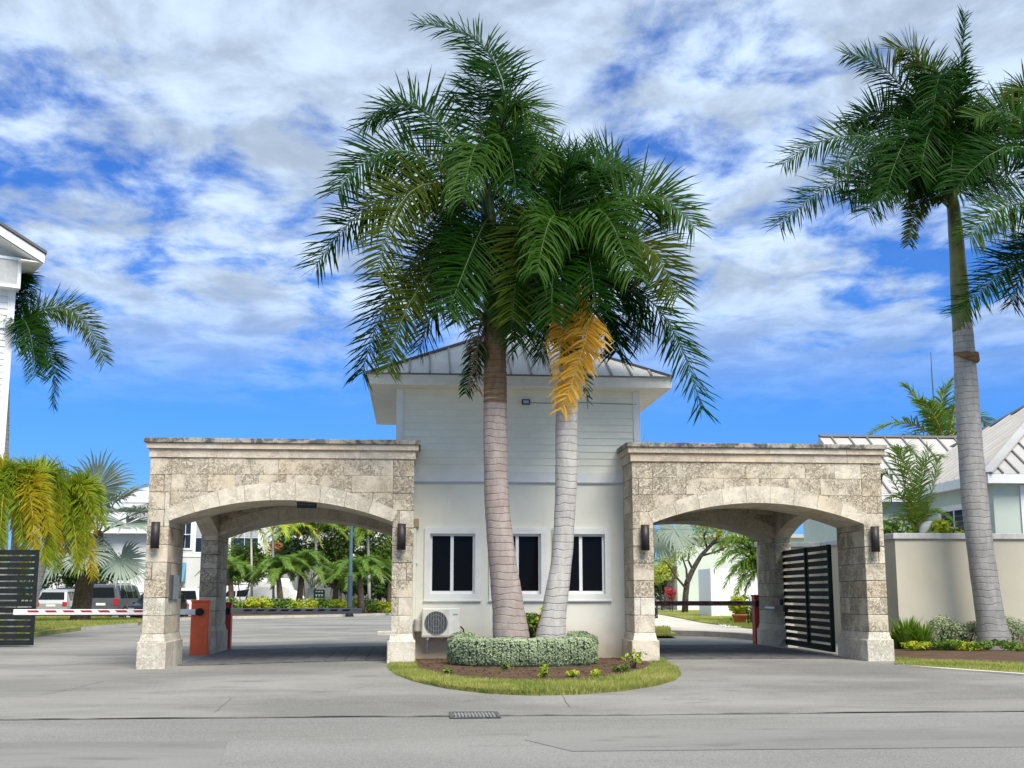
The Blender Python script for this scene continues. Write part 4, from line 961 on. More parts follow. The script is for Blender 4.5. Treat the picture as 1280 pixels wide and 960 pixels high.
# clipped horseshoe hedge: path seen from above
T = empty('clipped_hedge', 'clipped silver green horseshoe hedge around the two palm trunks', 'hedge')
hp = [PG(596, 826, .1)+Vector((0, 1.0, 0))]
cxh, cyh = 2.06, 22.75
path = []
for k in range(33):
    th = R(158+(382-158)*k/32); rx, ry = 1.13, .86
    path.append(Vector((cxh+rx*math.cos(th), cyh+ry*math.sin(th), 0)))
rg = random.Random(9); mb = MB(); inn = MB()
HW, HZ0, HZ1 = .26, IZ, .585
for k in range(32):
    a, b = path[k], path[k+1]; t_ = (b-a).normalized(); n_ = Vector((-t_.y, t_.x, 0))
    for _ in range(760):
        u = rg.random(); sd_ = rg.random()
        if sd_ < .36: ux, uz = rg.uniform(-1, 1), 1.
        elif sd_ < .68: ux, uz = 1., rg.uniform(-1, 1)
        else: ux, uz = -1., rg.uniform(-1, 1)
        k4 = max(1., (abs(ux)**5+abs(uz)**5)**.2); ux /= k4; uz /= k4
        q = rg.uniform(.90, 1.03)+.05*math.sin(k*1.3+uz*4); bul = 1+.05*math.sin(k*.9)
        c_ = a+(b-a)*u
        h1 = HZ1+.11*ss(.6, 1.4, c_.y-cyh+.86); p = c_+n_*ux*HW*q*bul+Vector((0, 0, (HZ0+h1)/2+.01+uz*(h1-HZ0)/2*q))
        nr = (n_*ux+Vector((0, 0, uz))+Vector((rg.uniform(-.8, .8), rg.uniform(-.8, .8), rg.uniform(-.5, .8)))).normalized()
        leaf(mb, p, nr, rg.uniform(.016, .03), rg, .55)
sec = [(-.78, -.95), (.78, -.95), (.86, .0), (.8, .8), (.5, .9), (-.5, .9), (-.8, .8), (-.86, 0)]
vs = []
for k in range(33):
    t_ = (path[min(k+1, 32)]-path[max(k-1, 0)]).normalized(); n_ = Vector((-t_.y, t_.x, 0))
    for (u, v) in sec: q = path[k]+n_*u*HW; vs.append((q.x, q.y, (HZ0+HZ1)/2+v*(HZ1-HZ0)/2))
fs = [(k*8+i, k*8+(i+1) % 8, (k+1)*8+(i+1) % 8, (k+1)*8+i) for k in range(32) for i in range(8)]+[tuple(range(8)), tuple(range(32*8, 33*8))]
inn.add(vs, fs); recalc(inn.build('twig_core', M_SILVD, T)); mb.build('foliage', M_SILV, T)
# little plants in the bed
for i, (px, py, lb, mt, sz, hh) in enumerate((
    (790, 836, 'bushy yellow green seedling at the foot of the right gatehouse pier', M_YSHRUB, .23, .20), (681, 847, 'upright lime seedling in the mulch in front of the hedge', M_YSHRUB, .12, .13),
    (716, 846, 'small yellow flowering weed in the mulch right of the lime seedling', M_LIME, .10, .07), (748, 845, 'flat pale green weed between the yellow weed and the bushy seedling', M_YSHRUB, .12, .07),
    (632, 838, 'thin green sprout close against the hedge foot', M_SHRUB, .09, .09), (775, 840, 'low green creeper left of the bushy seedling', M_SHRUB, .16, .08), (561, 842, 'tiny green weed near the air conditioner end of the bed', M_SHRUB, .08, .06))):
    q = PG(px, py, IZ+.01); shrub('bed_plant', lb, (q.x, q.y, IZ+hh*.8), (sz, sz, hh), 130, .035, mt, 'plant', 'small plants in the mulch bed', 200+i, 5)
q = PY(668, 780, 23.0); shrub('croton_plant', 'green and yellow croton growing between the two palm trunks', (q.x, 23.05, q.z-.08), (.22, .2, .34), 260, .06, M_SHRUB, 'plant', None, 301, 6)
q = PY(674, 772, 22.95); shrub('croton_plant', 'yellow leaved croton sprig behind the hedge by the golden frond palm', (q.x, 22.9, q.z-.05), (.10, .1, .26), 90, .05, M_YSHRUB, 'plant', None, 302, 4)

# planting strip at the foot of the boundary wall
kp = [PG(a, b, .08) for a, b in ((1119, 831), (1160, 834), (1220, 838), (1290, 843))]
kb = [PG(a, b, .08) for a, b in ((1119, 825), (1160, 827), (1220, 829), (1290, 831))]
def strip(name, A, B, z0, z1, mat):
    m = MB().prism([(q.x, q.y) for q in A]+[(q.x, q.y) for q in B[::-1]], z0, z1, 'z'); return struct(recalc(m.build(name, mat)))
kc = [q+Vector((.0, -.55, 0)) for q in kp]; kc[0] = kp[0]+Vector((0, -.1, 0))
far = kp[-1]+Vector((12, -3.5, 0))
strip('kerb_apron', kc+[far+Vector((0, -.6, 0))], kp+[far], 0, .095, M_PATH)
strip('wall_lawn', kp+[far], kb+[kb[-1]+Vector((14, -.6, 0))], 0, .105, M_SOIL)
strip('wall_bed', kb+[kb[-1]+Vector((14, -.6, 0))], [Vector((WX-1.2, 28.55, 0)), Vector((12, 28.55, 0)), Vector((14, 28.55, 0)), Vector((16, 28.55, 0)), Vector((32, 28.55, 0))], 0, .12, M_MULCH)
mb = MB(); rg = random.Random(8)
for _ in range(9000):
    i = rg.randrange(3); u = rg.random(); a = kp[i].lerp(kp[i+1], u); b = kb[i].lerp(kb[i+1], u); p = a.lerp(b, rg.uniform(-.04, 1.05))
    h = rg.uniform(.02, .06); an = rg.uniform(0, 6.28); w_ = .007
    mb.add([(p.x-math.cos(an)*w_, p.y-math.sin(an)*w_, .1), (p.x+math.cos(an)*w_, p.y+math.sin(an)*w_, .1), (p.x+rg.uniform(-.03, .03), p.y+rg.uniform(-.03, .03), .1+h)], [(0, 1, 2)])
tag(mb.build('wall_grass', M_GRASS), 'strip of short yellowish grass along the planted foot of the boundary wall', 'grass', kind='stuff')
def blades(name, label, c, n, h, w_, mat, seed, spread=.5, group=None):
    rg = random.Random(seed); T = empty(name, label, 'plant', group); mb = MB(); c = Vector(c)
    for _ in range(n):
        a = rg.uniform(0, 6.28); l = rg.uniform(.2, 1)*spread; p0 = c+Vector((math.cos(a)*.08, math.sin(a)*.08, 0)); hh = h*rg.uniform(.6, 1.1)
        p1 = p0+Vector((math.cos(a)*l*.4, math.sin(a)*l*.4, hh*.65)); p2 = p0+Vector((math.cos(a)*l, math.sin(a)*l, hh))
        s_ = Vector((-math.sin(a), math.cos(a), 0))*w_
        mb.add([p0-s_, p0+s_, p1+s_, p1-s_, p2], [(0, 1, 2, 3), (3, 2, 4)])
    mb.build('foliage', mat, T); return T
for i, (px, Yp, n, h, sp_, lb) in enumerate(((1133, 27.6, 120, .75, .45, 'spiky green fern clump closest to the gatehouse pier by the wall'), (1152, 27.5, 140, .62, .55, 'broad fern clump second from the gatehouse pier by the wall'), (1122, 27.9, 60, .5, .3, 'thin fern tuft in the corner between gatehouse pier and wall'))):
    q = PY(px, 800, Yp); blades('fern_plant', lb, (q.x, Yp, .1), n, h, .022, M_FERN, 70+i, sp_, 'ferns by the boundary wall')
for i, (px, Yp, rx, hz, lb) in enumerate(((1180, 28.0, .55, .36, 'silvery grey shrub against the wall between ferns and palm trunk'), (1208, 28.1, .45, .30, 'silvery grey shrub touching the tall palm trunk'), (1262, 28.1, .5, .36, 'silvery grey shrub against the wall past the tall palm trunk'), (1290, 28.0, .5, .33, 'silvery grey shrub at the outer end of the wall bed'))):
    q = PY(px, 795, Yp); shrub('silver_shrub', lb, (q.x, Yp, .16+hz), (rx, .35, hz), 1300, .035, M_SILV, 'shrub', 'silver shrubs by the boundary wall', 90+i, 8)
for i, (px, Yp, lb) in enumerate(((1190, 26.9, 'low yellow green ground plant in front of the silvery shrubs'), (1212, 26.8, 'low yellow green ground plant left against the palm foot'), (1262, 26.7, 'low yellow green ground plant past the palm foot'), (1278, 26.9, 'low yellow green ground plant at the outer end of the wall bed'), (1165, 27.1, 'low ground plant in front of the broad fern clump'), (1145, 26.9, 'low ground plant in front of the spiky fern clump'), (1228, 26.6, 'low ground plant right in front of the palm foot'), (1200, 27.3, 'leafy ground plant tucked behind the other ground plants near the palm'), (1178, 27.3, 'leafy ground plant between broad fern and silvery shrub'))):
    q = PY(px, 815, Yp); shrub('ground_plant', lb, (q.x, Yp, .22), (.36, .25, .13), 320, .045, M_YSHRUB if i % 2 else M_SHRUB, 'plant', 'ground plants by the boundary wall', 120+i, 6, False)
q = PY(1247, 808, 27.1); T = tag(MB().tube([(q.x-.35, 27.25, .10), (q.x-.05, 27.1, .33), (q.x+.25, 27.2, .3), (q.x+.42, 27.3, .1)], [.10, .08, .09, .11], 9, True, .2).build('root_mass', m_paint('root_black', (.03, .027, .024), .9, var=.3)), 'black exposed root mass around the foot of the tall grey palm', 'roots')

# ================================================================== HOUSE ON THE RIGHT
T = empty('metal_roof_house', 'pale mint house with grey standing seam hip roof behind the boundary wall', 'house')
c0 = PY(1234, 592, 32.); ze = c0.z; Xe = c0.x; Ye = 32.
a_ = 5.0; tn = math.tan(R(33)); apex = Vector((Xe+a_, Ye+a_, ze+a_*tn)); ridge2 = apex+Vector((9, 0, 0))
m = MB(); Xr = Xe+a_*2+9
m.add([(Xe, Ye, ze), (Xr, Ye, ze), (Xr, Ye+2*a_, ze), (Xe, Ye+2*a_, ze), apex, ridge2], [(0, 1, 5, 4), (1, 2, 5), (2, 3, 4, 5), (3, 0, 4)])
rf = m.build('roof', M_ROOF2, T)
for k in range(1, 20):   # seams up the left slope, then up the front slope
    y = Ye+2*a_*k/20; v = 1-abs((y-Ye-a_)/a_)
    rib((Xe, y, ze+.004), (Xe+a_*v, y, ze+a_*v*tn+.004), .035, .05, M_ROOF2, rf)
for k in range(1, 24):
    x = Xe+.45*k; v = min(1, (x-Xe)/a_); rib((x, Ye, ze+.004), (x, Ye+a_*v, ze+a_*v*tn+.004), .045, .05, M_SEAMD, rf)
rib((Xe, Ye, ze), apex, .3, .05, M_ROOF2, rf, 'hip_cap'); rib((Xe, Ye+2*a_, ze), apex, .22, .06, M_SEAMD, rf, 'hip_cap'); rib(apex, ridge2, .22, .06, M_SEAMD, rf, 'ridge_cap')
fh = .26
MB().box(Xe, Xr, Ye-.03, Ye+.05, ze-fh, ze-.01).box(Xe-.03, Xe+.05, Ye+.05, Ye+2*a_, ze-fh, ze-.01).build('fascia', M_WPAINT, T)
MB().box(Xe+.05, Xr, Ye+.05, Ye+2*a_-.05, ze-fh+.02, ze-fh+.06).build('soffit', M_SOFFIT, T)
wl, wf = Xe+.30, Ye+.35
MB().box(wl, Xr-.4, wf, Ye+2*a_-.3, -.1, ze-fh+.02).build('wall', M_WGREEN, T)
# window on the left wall
y0, y1 = wf+1.6, wf+3.3; z1 = PY(1195, 636, 34).z; z0 = z1-1.25
Wn = MB().box(wl-.05, wl+.01, y0-.16, y1+.16, z1, z1+.16).box(wl-.05, wl+.01, y0-.16, y0, z0, z1).box(wl-.05, wl+.01, y1, y1+.16, z0, z1).build('window_frame', M_WPAINT, T)
MB().box(wl-.02, wl+.005, y0, y1, z0, z1).build('pane', M_BGLASS, Wn)
for k in range(7): MB().box(wl-.03, wl-.021, y0, y1, z0+.1+.16*k, z0+.13+.16*k).build('louvre', m_paint('louvre', (.08, .10, .11), .4), Wn)
MB().box(wl-.04, wl-.02, (y0+y1)/2-.03, (y0+y1)/2+.03, z0, z1).build('mullion', M_WPAINT, Wn)
# window on the front wall, at the picture's edge
xw_ = PY(1276, 640, wf).x
Wn = MB().box(xw_, xw_+.14, wf-.05, wf+.01, 1.9, ze-fh-.02).box(xw_+1.5, xw_+1.64, wf-.05, wf+.01, 1.9, ze-fh-.02).box(xw_+.14, xw_+1.5, wf-.05, wf+.01, 1.76, 1.9).build('window_frame', M_WPAINT, T)
MB().box(xw_+.14, xw_+1.5, wf-.02, wf+.005, 1.9, ze-fh-.02).build('pane', M_BGLASS, Wn)
# rear wing with its own ridge running left
p = PY(1024, 546, 40.); q = PY(1175, 546, 40.); zr_ = p.z; yE = 36.6; zE = zr_-(40.-yE)*tn
m = MB().add([(p.x, 40, zr_), (q.x+3, 40, zr_), (q.x+3, yE, zE), (p.x+.0, yE, zE), (p.x, 43.4, zE), (q.x+3, 43.4, zE)], [(0, 3, 2, 1), (0, 1, 5, 4), (0, 4, 3)])
rf2 = m.build('wing_roof', M_ROOF2, T)
k = 0; x = p.x+.4
while x < q.x+2.5:
    rib((x, yE, zE+.004), (x, 40, zr_+.004), .045, .05, M_SEAMD, rf2); x += .62
rib((p.x, 40, zr_), (q.x+3, 40, zr_), .2, .07, M_SEAMD, rf2, 'ridge_cap')
MB().box(p.x, q.x+3, yE-.03, yE+.04, zE-.25, zE-.01).build('wing_fascia', M_WPAINT, T)
MB().box(p.x+.3, q.x+3, yE+.4, 43., -.1, zE-.1).build('wing_wall', M_WGREEN, T)

def feather(name, label, Y, foot, crown, fr, mat, group, seed, L=.6, n=46, W=.045, trunk_r=.09, tmat=M_TRUNKC, rm=M_RACH, plume=(.35, .1, -.1), droop=.35, extra=0, elen=1.8, cat='palm tree', trunkname='trunk'):
    """general feather palm: given fronds (mid px, tip px, dY) and random extras"""
    T = empty(name, label, cat, group); rg = random.Random(seed); c = PY(crown[0], crown[1], Y); f_ = PY(foot[0], foot[1], Y)
    zg = gz(f_.x, Y)-.05
    MB().tube([(f_.x, Y, zg), (f_.x*.6+c.x*.4, Y, zg+(c.z-zg)*.45), (c.x, Y, c.z)], [trunk_r*1.2, trunk_r, trunk_r*.75], 9, True, .05).build(trunkname, tmat, T, True)
    i = 0
    for (a, b), (e, g_), dy in fr:
        frond(T, c, PY(a, b, Y+dy*.5), PY(e, g_, Y+dy), n, L, W, mat, rm, plume, droop, seed*77+i, trunk_r*.28, .12); i += 1
    for k in range(extra):
        az_ = 2*math.pi*(k+rg.uniform(-.3, .3))/extra*2.4; e0 = rg.uniform(.15, 1.25); l = elen*rg.uniform(.75, 1.1)
        h = Vector((math.cos(az_), math.sin(az_), 0)); m_ = c+h*l*.5*math.cos(e0)+Vector((0, 0, l*.55*math.sin(e0))); t_ = c+h*l*(.55+.45*math.cos(e0))+Vector((0, 0, l*(.75*math.sin(e0)-.42)))
        frond(T, c, m_, t_, n, L, W, mat, rm, plume, droop, seed*77+i, trunk_r*.28, .12); i += 1
    return T
feather('areca_palm', 'arching green palm rising just behind the wall coping beside the gatehouse cornice', 31.2, (1148, 700), (1148, 668),
  [((1128, 590), (1103, 572), .2), ((1128, 620), (1103, 640), -.4), ((1152, 590), (1178, 570), .2), ((1165, 615), (1172, 575), -.3), ((1125, 570), (1150, 575), .4), ((1115, 600), (1100, 600), .6), ((1162, 640), (1190, 650), -.4), ((1138, 600), (1120, 560), -.3), ((1150, 610), (1160, 560), .3), ((1130, 645), (1108, 668), -.2)], M_ARECAL, None, 21, .52, 48, .034, .07, rm=M_RACHY)
shrub('wall_shrub', 'dense leafy shrub filling the gap behind the coping next to the gatehouse', (PY(1120, 655, 31).x, 31., 2.75), (1.1, .5, .75), 700, .09, M_ARECAL, 'shrub', None, 31, 8)
shrub('wall_shrub', 'small bright leafy shrub behind the coping under the house window', (PY(1182, 650, 30.2).x, 30.2, 2.9), (.5, .4, .45), 300, .11, M_YSHRUB, 'shrub', None, 32, 6)
p = PY(1163, 662, 30.4); t = empty('satellite_dish', 'pale round dish peeking over the wall coping between shrubs', 'dish')
MB().lathe([(.02, -.08), (.2, -.05), (.30, .03), (.31, .03), (.2, -.035), (.02, -.06)], (p.x, 30.4, p.z-.08), 20, 'y').build('dish', M_WCAP, t, True)
MB().tube([(p.x, 30.45, -.05), (p.x, 30.45, p.z)], .03, 8).build('mast', M_STEEL, t)
FP = feather('roof_palm', 'palm crown rising behind the ridge of the metal roofed house', 46., (1185, 740), (1184, 560),
  [((1130, 528), (1082, 548), 0), ((1150, 505), (1132, 484), .4), ((1176, 510), (1190, 475), .2), ((1195, 505), (1206, 478), -.3), ((1140, 545), (1090, 565), -.5), ((1215, 520), (1245, 550), .4), ((1168, 520), (1150, 500), -.9), ((1205, 535), (1225, 575), .2)], M_ARECA, None, 22, .85, 70, .06, .17, rm=M_RACHY)
MB().tube([PY(1184, 562, 46.), PY(1170, 540, 46.), PY(1165, 470, 46.), PY(1163.5, 440, 46.)], [.04, .03, .025, .012], 5).build('spear_leaf', M_RACH, FP)

# ================================================================== WHITE BUILDING AT THE LEFT EDGE
T = empty('clapboard_building', 'tall white clapboard building with overhanging gable roof at the edge of view', 'building')
Yc = 40.; wc = PY(13, 420, Yc); pm_ = Yc/FPX        # built about its near right corner, turned 18 degrees
T.location = (wc.x, Yc, 0); T.rotation_euler = (0, 0, R(28))
zpx = lambda py: PY(13, py, Yc).z
zt_ = zpx(322)
MB().box(-12, 0, 0, 14, -.1, zt_+.3).build('wall', M_WHITE, T)
z = .3
while z < zt_-.2:
    MB().add([(-12, -.03, z), (.022, -.03, z), (.022, -.006, z+.2), (-12, -.006, z+.2), (.022, 14, z), (.022, 14, z+.2)], [(0, 1, 2, 3), (1, 4, 5, 2)]).build('clapboard', M_WPAINT, T); z += .21
MB().box(-.16, .06, -.06, .1, 0, zt_).build('corner_board', M_WPAINT, T)
ex_, ez_ = 27*pm_, zpx(322); sl_ = -.52; xl = -9.; za = ez_+(xl-ex_)*sl_; fo = -.9
m = MB().prism([(ex_, ez_-.30), (ex_, ez_), (xl, za), (xl, za-.30)], fo-.06, fo); recalc(m.build('rake_board', M_WPAINT, T))
m = MB().prism([(ex_+.05, ez_+.005), (ex_+.05, ez_+.10), (xl, za+.10), (xl, za+.005)], fo-.12, 14.5); recalc(m.build('roof', m_paint('dark_shingle', (.12, .115, .11), .8), T))
m = MB().prism([(ex_-.02, ez_-.29), (ex_-.02, ez_-.25), (.0, ez_-.25), (0., ez_-.29)], fo+.01, 14.4); recalc(m.build('soffit', M_SOFFIT, T))
m = MB().prism([(ex_-.03, ez_-.32), (ex_-.03, ez_-.30), (xl, za-.30), (xl, za-.32)], fo+.01, .0); recalc(m.build('rake_soffit', M_SOFFIT, T))
m = MB().prism([(.05, ez_-.26), (xl, za-.26+.05*sl_), (xl, ez_-.26)], -.05, .4); recalc(m.build('gable_wall', M_WHITE, T))
z0_, z1_ = zpx(364), zpx(326)
wn = MB().box(-2.2, .12, -.45, .6, z0_, z1_).build('bay_window', M_WPAINT, T)
MB().box(-2.0, .0, -.48, -.45, z0_+.1, z1_-.1).build('pane', m_paint('bay_shutter', (.45, .47, .46), .4), wn)
MB().box(-2.1, .1, -.51, -.481, z1_-.1, z1_-.01).box(-2.1, .1, -.51, -.481, z0_, z0_+.1).box(.0, .1, -.51, -.481, z0_+.1, z1_-.1).build('frame', M_WPAINT, wn)
zb2 = zpx(408); MB().box(-12, .09, -.09, .2, zb2-.1, zb2+.12).build('belt_moulding', M_WPAINT, T)

# ================================================================== BUILDINGS IN THE ESTATE
def block(label, X0, X1, Y, zt, wins, roofh, mat, seed, wings=None, awn=None):
    T = empty('estate_building', label, 'building', None)
    MB().box(X0, X1, Y, Y+12, -.1, zt).build('wall', mat, T)
    m = MB(); e = .7
    m.add([(X0-e, Y-e, zt), (X1+e, Y-e, zt), (X1+e, Y+12+e, zt), (X0-e, Y+12+e, zt), (X0+5, Y+6, zt+roofh), (X1-5, Y+6, zt+roofh)], [(0, 1, 5, 4), (1, 2, 5), (2, 3, 4, 5), (3, 0, 4), (3, 2, 1, 0)])
    m.build('roof', M_ROOF2, T); MB().box(X0-e, X1+e, Y-e-.04, Y-e+.03, zt-.28, zt-.01).build('fascia', M_WPAINT, T)
    MB().box(X0-.02, X1+.02, Y-.05, Y+.02, zt*.5-.1, zt*.5+.1).build('belt_course', M_WPAINT, T)
    for (x, z, w_, h) in wins:
        f_ = MB().box(x-w_/2-.14, x+w_/2+.14, Y-.06, Y+.01, z-h/2-.14, z+h/2+.14).build('window', M_WPAINT, T)
        for s in (-1, 1):
            MB().box(x+(s-1)*w_/4+.02, x+(s+1)*w_/4-.02, Y-.075, Y-.061, z-h/2, z-.03).build('pane', M_BGLASS, f_)
            MB().box(x+(s-1)*w_/4+.02, x+(s+1)*w_/4-.02, Y-.075, Y-.061, z+.03, z+h/2).build('pane', m_paint('blind_pane', (.42, .45, .46), .3) if w_ > 1.6 else M_BGLASS, f_)
    return T
Yq = 92.
wp = []
for (px, py, w_, h) in ((232, 668, .8, 2.0), (306, 672, 2.0, 2.1), (262, 672, 2., 2.1), (420, 690, 2., 2.), (470, 690, 2., 2.), (180, 672, 2., 2.1)):
    q = PY(px, py, Yq); wp.append((q.x, q.z, w_, h))
T = block('long white two storey residence behind the garden palms', PY(150, 700, Yq).x, PY(620, 700, Yq).x, Yq, PY(300, 625, Yq).z, wp, 3.0, M_WHITE, 1)
q = PY(223, 716, Yq); m = MB().prism([(Yq, q.z+.75), (Yq-1.0, q.z-.6), (Yq-1.0, q.z-.68), (Yq, q.z-.68)], q.x-.7, q.x+.55, 'x'); recalc(m.build('awning', M_BLUE, T))
Yq = 84.; q0, q1 = PY(60, 700, Yq), PY(192, 700, Yq)
T = block('white house with pale grey roof and white gable trim behind the silver fan palm', q0.x, q1.x, Yq, PY(150, 662, Yq).z, [], 2.2, M_WHITE, 2)
a, b = PY(146, 638, Yq-.8), PY(163, 655, Yq-.8); rib(a, b, .3, .2, M_WPAINT, T, 'gable_trim')
# pale garden building and white louvred store seen through the right arch
Yq = 84.; a, b = PY(846, 700, Yq), PY(906, 700, Yq)
T = empty('garden_building', 'plain pale grey green garden building behind the small branching tree', 'building')
zt_ = PY(870, 672, Yq).z; MB().box(a.x, b.x+6, Yq, Yq+6, -.1, zt_).build('wall', M_WGREEN, T); MB().box(a.x-.05, b.x+6, Yq-.06, Yq+.01, -.1, .55).build('plinth', M_WPAINT, T)
MB().box(a.x-.4, b.x+6.4, Yq-.4, Yq+6.4, zt_, zt_+.25).build('roof', M_ROOF2, T)
T = empty('white_store', 'white louvred bin store with panelled doors behind the potted plant', 'shed')
Yq = 60.; a, b = PY(889, 776, Yq), PY(975, 776, Yq); zt_ = PY(910, 711, Yq).z
MB().box(a.x, b.x, Yq, Yq+2.5, .22, zt_).build('wall', M_WPAINT, T)
for k in range(2): MB().box(a.x+.02+k*(b.x-a.x-.2), a.x+.2+k*(b.x-a.x-.2), Yq-.06, Yq+.2, -.03, zt_+.05).build('post', M_WPAINT, T)
nb_ = 12
for k in range(nb_):
    x = a.x+.22+(b.x-a.x-.42)*k/nb_; MB().cbox(x+.012, x+(b.x-a.x-.42)/nb_-.012, Yq-.035, Yq+.01, .26, zt_-.03, .008).build('plank', M_WPAINT, T)
zm = PY(910, 753, Yq).z; MB().box(a.x+.22, b.x-.2, Yq-.06, Yq-.036, zm-.07, zm+.07).build('rail', M_WPAINT, T)
# white fence by the cars
Yq = 71.; a, b = PY(148, 760, Yq), PY(186, 760, Yq); zt_ = PY(160, 728, Yq).z
T = empty('white_fence', 'white vertical board fence beside the parked grey vehicle', 'fence')
for k in range(9):
    x = a.x+(b.x-a.x)*k/9; MB().box(x+.01, x+(b.x-a.x)/9-.01, Yq, Yq+.04, .05, zt_).build('board', M_WPAINT, T)
for z in (.5, zt_-.5): MB().box(a.x, b.x, Yq-.04, Yq-.002, z-.05, z+.05).build('rail', M_WPAINT, T)
for x in (a.x, b.x): MB().box(x-.08, x+.08, Yq-.1, Yq+.1, -.03, zt_+.1).build('post', M_WPAINT, T)

# ================================================================== LAWNS, KERBS, PATHS OF THE ESTATE
def ribbon(name, pts, w_, z0, z1, mat):
    m = MB(); n = len(pts)
    for i in range(n-1):
        a, b = pts[i], pts[i+1]; d = (b-a).normalized(); nn = Vector((-d.y, d.x, 0))*w_
        m.add([(a.x, a.y, z0), (b.x, b.y, z0), (b.x+nn.x, b.y+nn.y, z0), (a.x+nn.x, a.y+nn.y, z0), (a.x, a.y, z1), (b.x, b.y, z1), (b.x+nn.x, b.y+nn.y, z1), (a.x+nn.x, a.y+nn.y, z1)],
              [(0, 1, 5, 4), (4, 5, 6, 7), (2, 3, 7, 6), (1, 2, 6, 5), (3, 0, 4, 7)])
    return struct(m.build(name, mat))
lf = [PG(a, b, .0) for a, b in ((-60, 812), (20, 801), (60, 794), (100, 788.5), (140, 785), (172, 782))]
lb_ = [PG(a, b, .0) for a, b in ((-60, 772), (20, 771), (60, 772), (100, 774), (140, 776), (176, 779))]
ribbon('lawn_kerb', lf, .35, -.03, .13, M_KERB)
m = MB().prism([(q.x, q.y+.3) for q in lf]+[(q.x, q.y) for q in lb_[::-1]], -.03, .15, 'z'); struct(recalc(m.build('front_lawn', M_SOIL)))
mb = MB(); rg = random.Random(18)
for _ in range(16000):
    i = rg.randrange(5); u = rg.random(); a = lf[i].lerp(lf[i+1], u); b = lb_[i].lerp(lb_[i+1], u); p = a.lerp(b, rg.uniform(.02, 1)); p.y += .3
    h = rg.uniform(.04, .12); w_ = .02; an = rg.uniform(0, 3.1)
    mb.add([(p.x-math.cos(an)*w_, p.y-math.sin(an)*w_, .14), (p.x+math.cos(an)*w_, p.y+math.sin(an)*w_, .14), (p.x+rg.uniform(-.05, .05), p.y, .14+h)], [(0, 1, 2)])
tag(mb.build('lawn_grass', M_GRASS), 'mown bright lawn grass wedge in front of the parked cars', 'grass', kind='stuff')
# bed seen through the left arch
Yk = 70.
bk = [PG(a, b) for a, b in ((210, 776), (290, 773.5), (380, 772), (440, 770.5), (500, 768.5), (560, 768))]
ribbon('bed_kerb', bk, .4, -.03, .14, M_KERB)
m = MB().prism([(q.x, q.y+.35) for q in bk]+[(q.x+1, q.y+14) for q in bk[::-1]], -.03, .16, 'z'); struct(recalc(m.build('garden_bed', M_MULCH)))
for i in range(12):
    q = PG(288+i*19, 772-i*.25); 
    shrub('bed_hedge', 'low yellow green hedge clump along the kerb of the garden bed' if i % 3 else 'low mid green hedge clump between the yellow ones along the garden kerb', (q.x, q.y+1.5, .62), (.75, .7, .55), 520, .10, M_YSHRUB if i % 3 else M_SHRUB, 'hedge', 'hedge clumps along the garden bed kerb', 400+i, 7, False)
# right-hand lane: kerb, path, lawn
rk = [PG(a, b, .0) for a, b in ((700, 798), (780, 797), (830, 797.5), (880, 799), (920, 801.5), (946, 805), (965, 810))]
ribbon('lane_kerb', rk, .25, -.03, .24, m_ground('old_kerb', (.28, .24, .20), (.36, .32, .27), 1.2, 40))
m = MB().prism([(q.x, q.y-.9) for q in rk]+[(q.x, q.y-.05) for q in rk[::-1]], .0, .012, 'z')
struct(recalc(m.build('lane_gutter', M_PATH)))
pf = [PG(a, b, .2) for a, b in ((700, 760), (800, 764), (840, 771), (880, 779), (920, 784), (975, 790))]
m = MB().prism([(q.x, q.y+.24) for q in rk]+[(q.x, q.y) for q in pf[::-1]], -.03, .2, 'z'); struct(recalc(m.build('garden_path', M_PATH)))
m = MB().prism([(q.x, q.y) for q in [PG(700, 796, .22), PG(815, 792, .22), PG(846, 792, .22), PG(838, 788, .22), PG(822, 784, .22), PG(700, 780, .22)]], .15, .215, 'z'); struct(recalc(m.build('verge_lawn', M_SOIL)))
m = MB().prism([(q.x, q.y) for q in pf]+[(45, 100), (-5, 100)], -.03, .24, 'z'); struct(recalc(m.build('garden_lawn', M_SOIL)))
mb = MB(); rg = random.Random(28)
for _ in range(14000):
    px, py = rg.uniform(800, 960), rg.uniform(765, 793); p = PG(px, py, .22)
    if not ((inside(p.x, p.y, pf+[Vector((45, 100, 0)), Vector((-5, 100, 0))])) or (py > 785 and px < 838)): continue
    h = rg.uniform(.05, .13); w_ = .022
    mb.add([(p.x-w_, p.y, .21), (p.x+w_, p.y, .21), (p.x+rg.uniform(-.05, .05), p.y, .22+h)], [(0, 1, 2)])
tag(mb.build('garden_grass', M_GRASS), 'lawn grass around the small branching tree beyond the right gatehouse', 'grass', kind='stuff')
# stone kerb block behind the left gate's inner pier
q = PG(481, 796); MB_ = MB().cbox(q.x-.25, q.x+.6, q.y, q.y+.5, -.02, .17, .02); tag(MB_.build('kerb_block', M_KERB), 'short weathered kerb block behind the inner pier of the orange barrier lane', 'kerb')

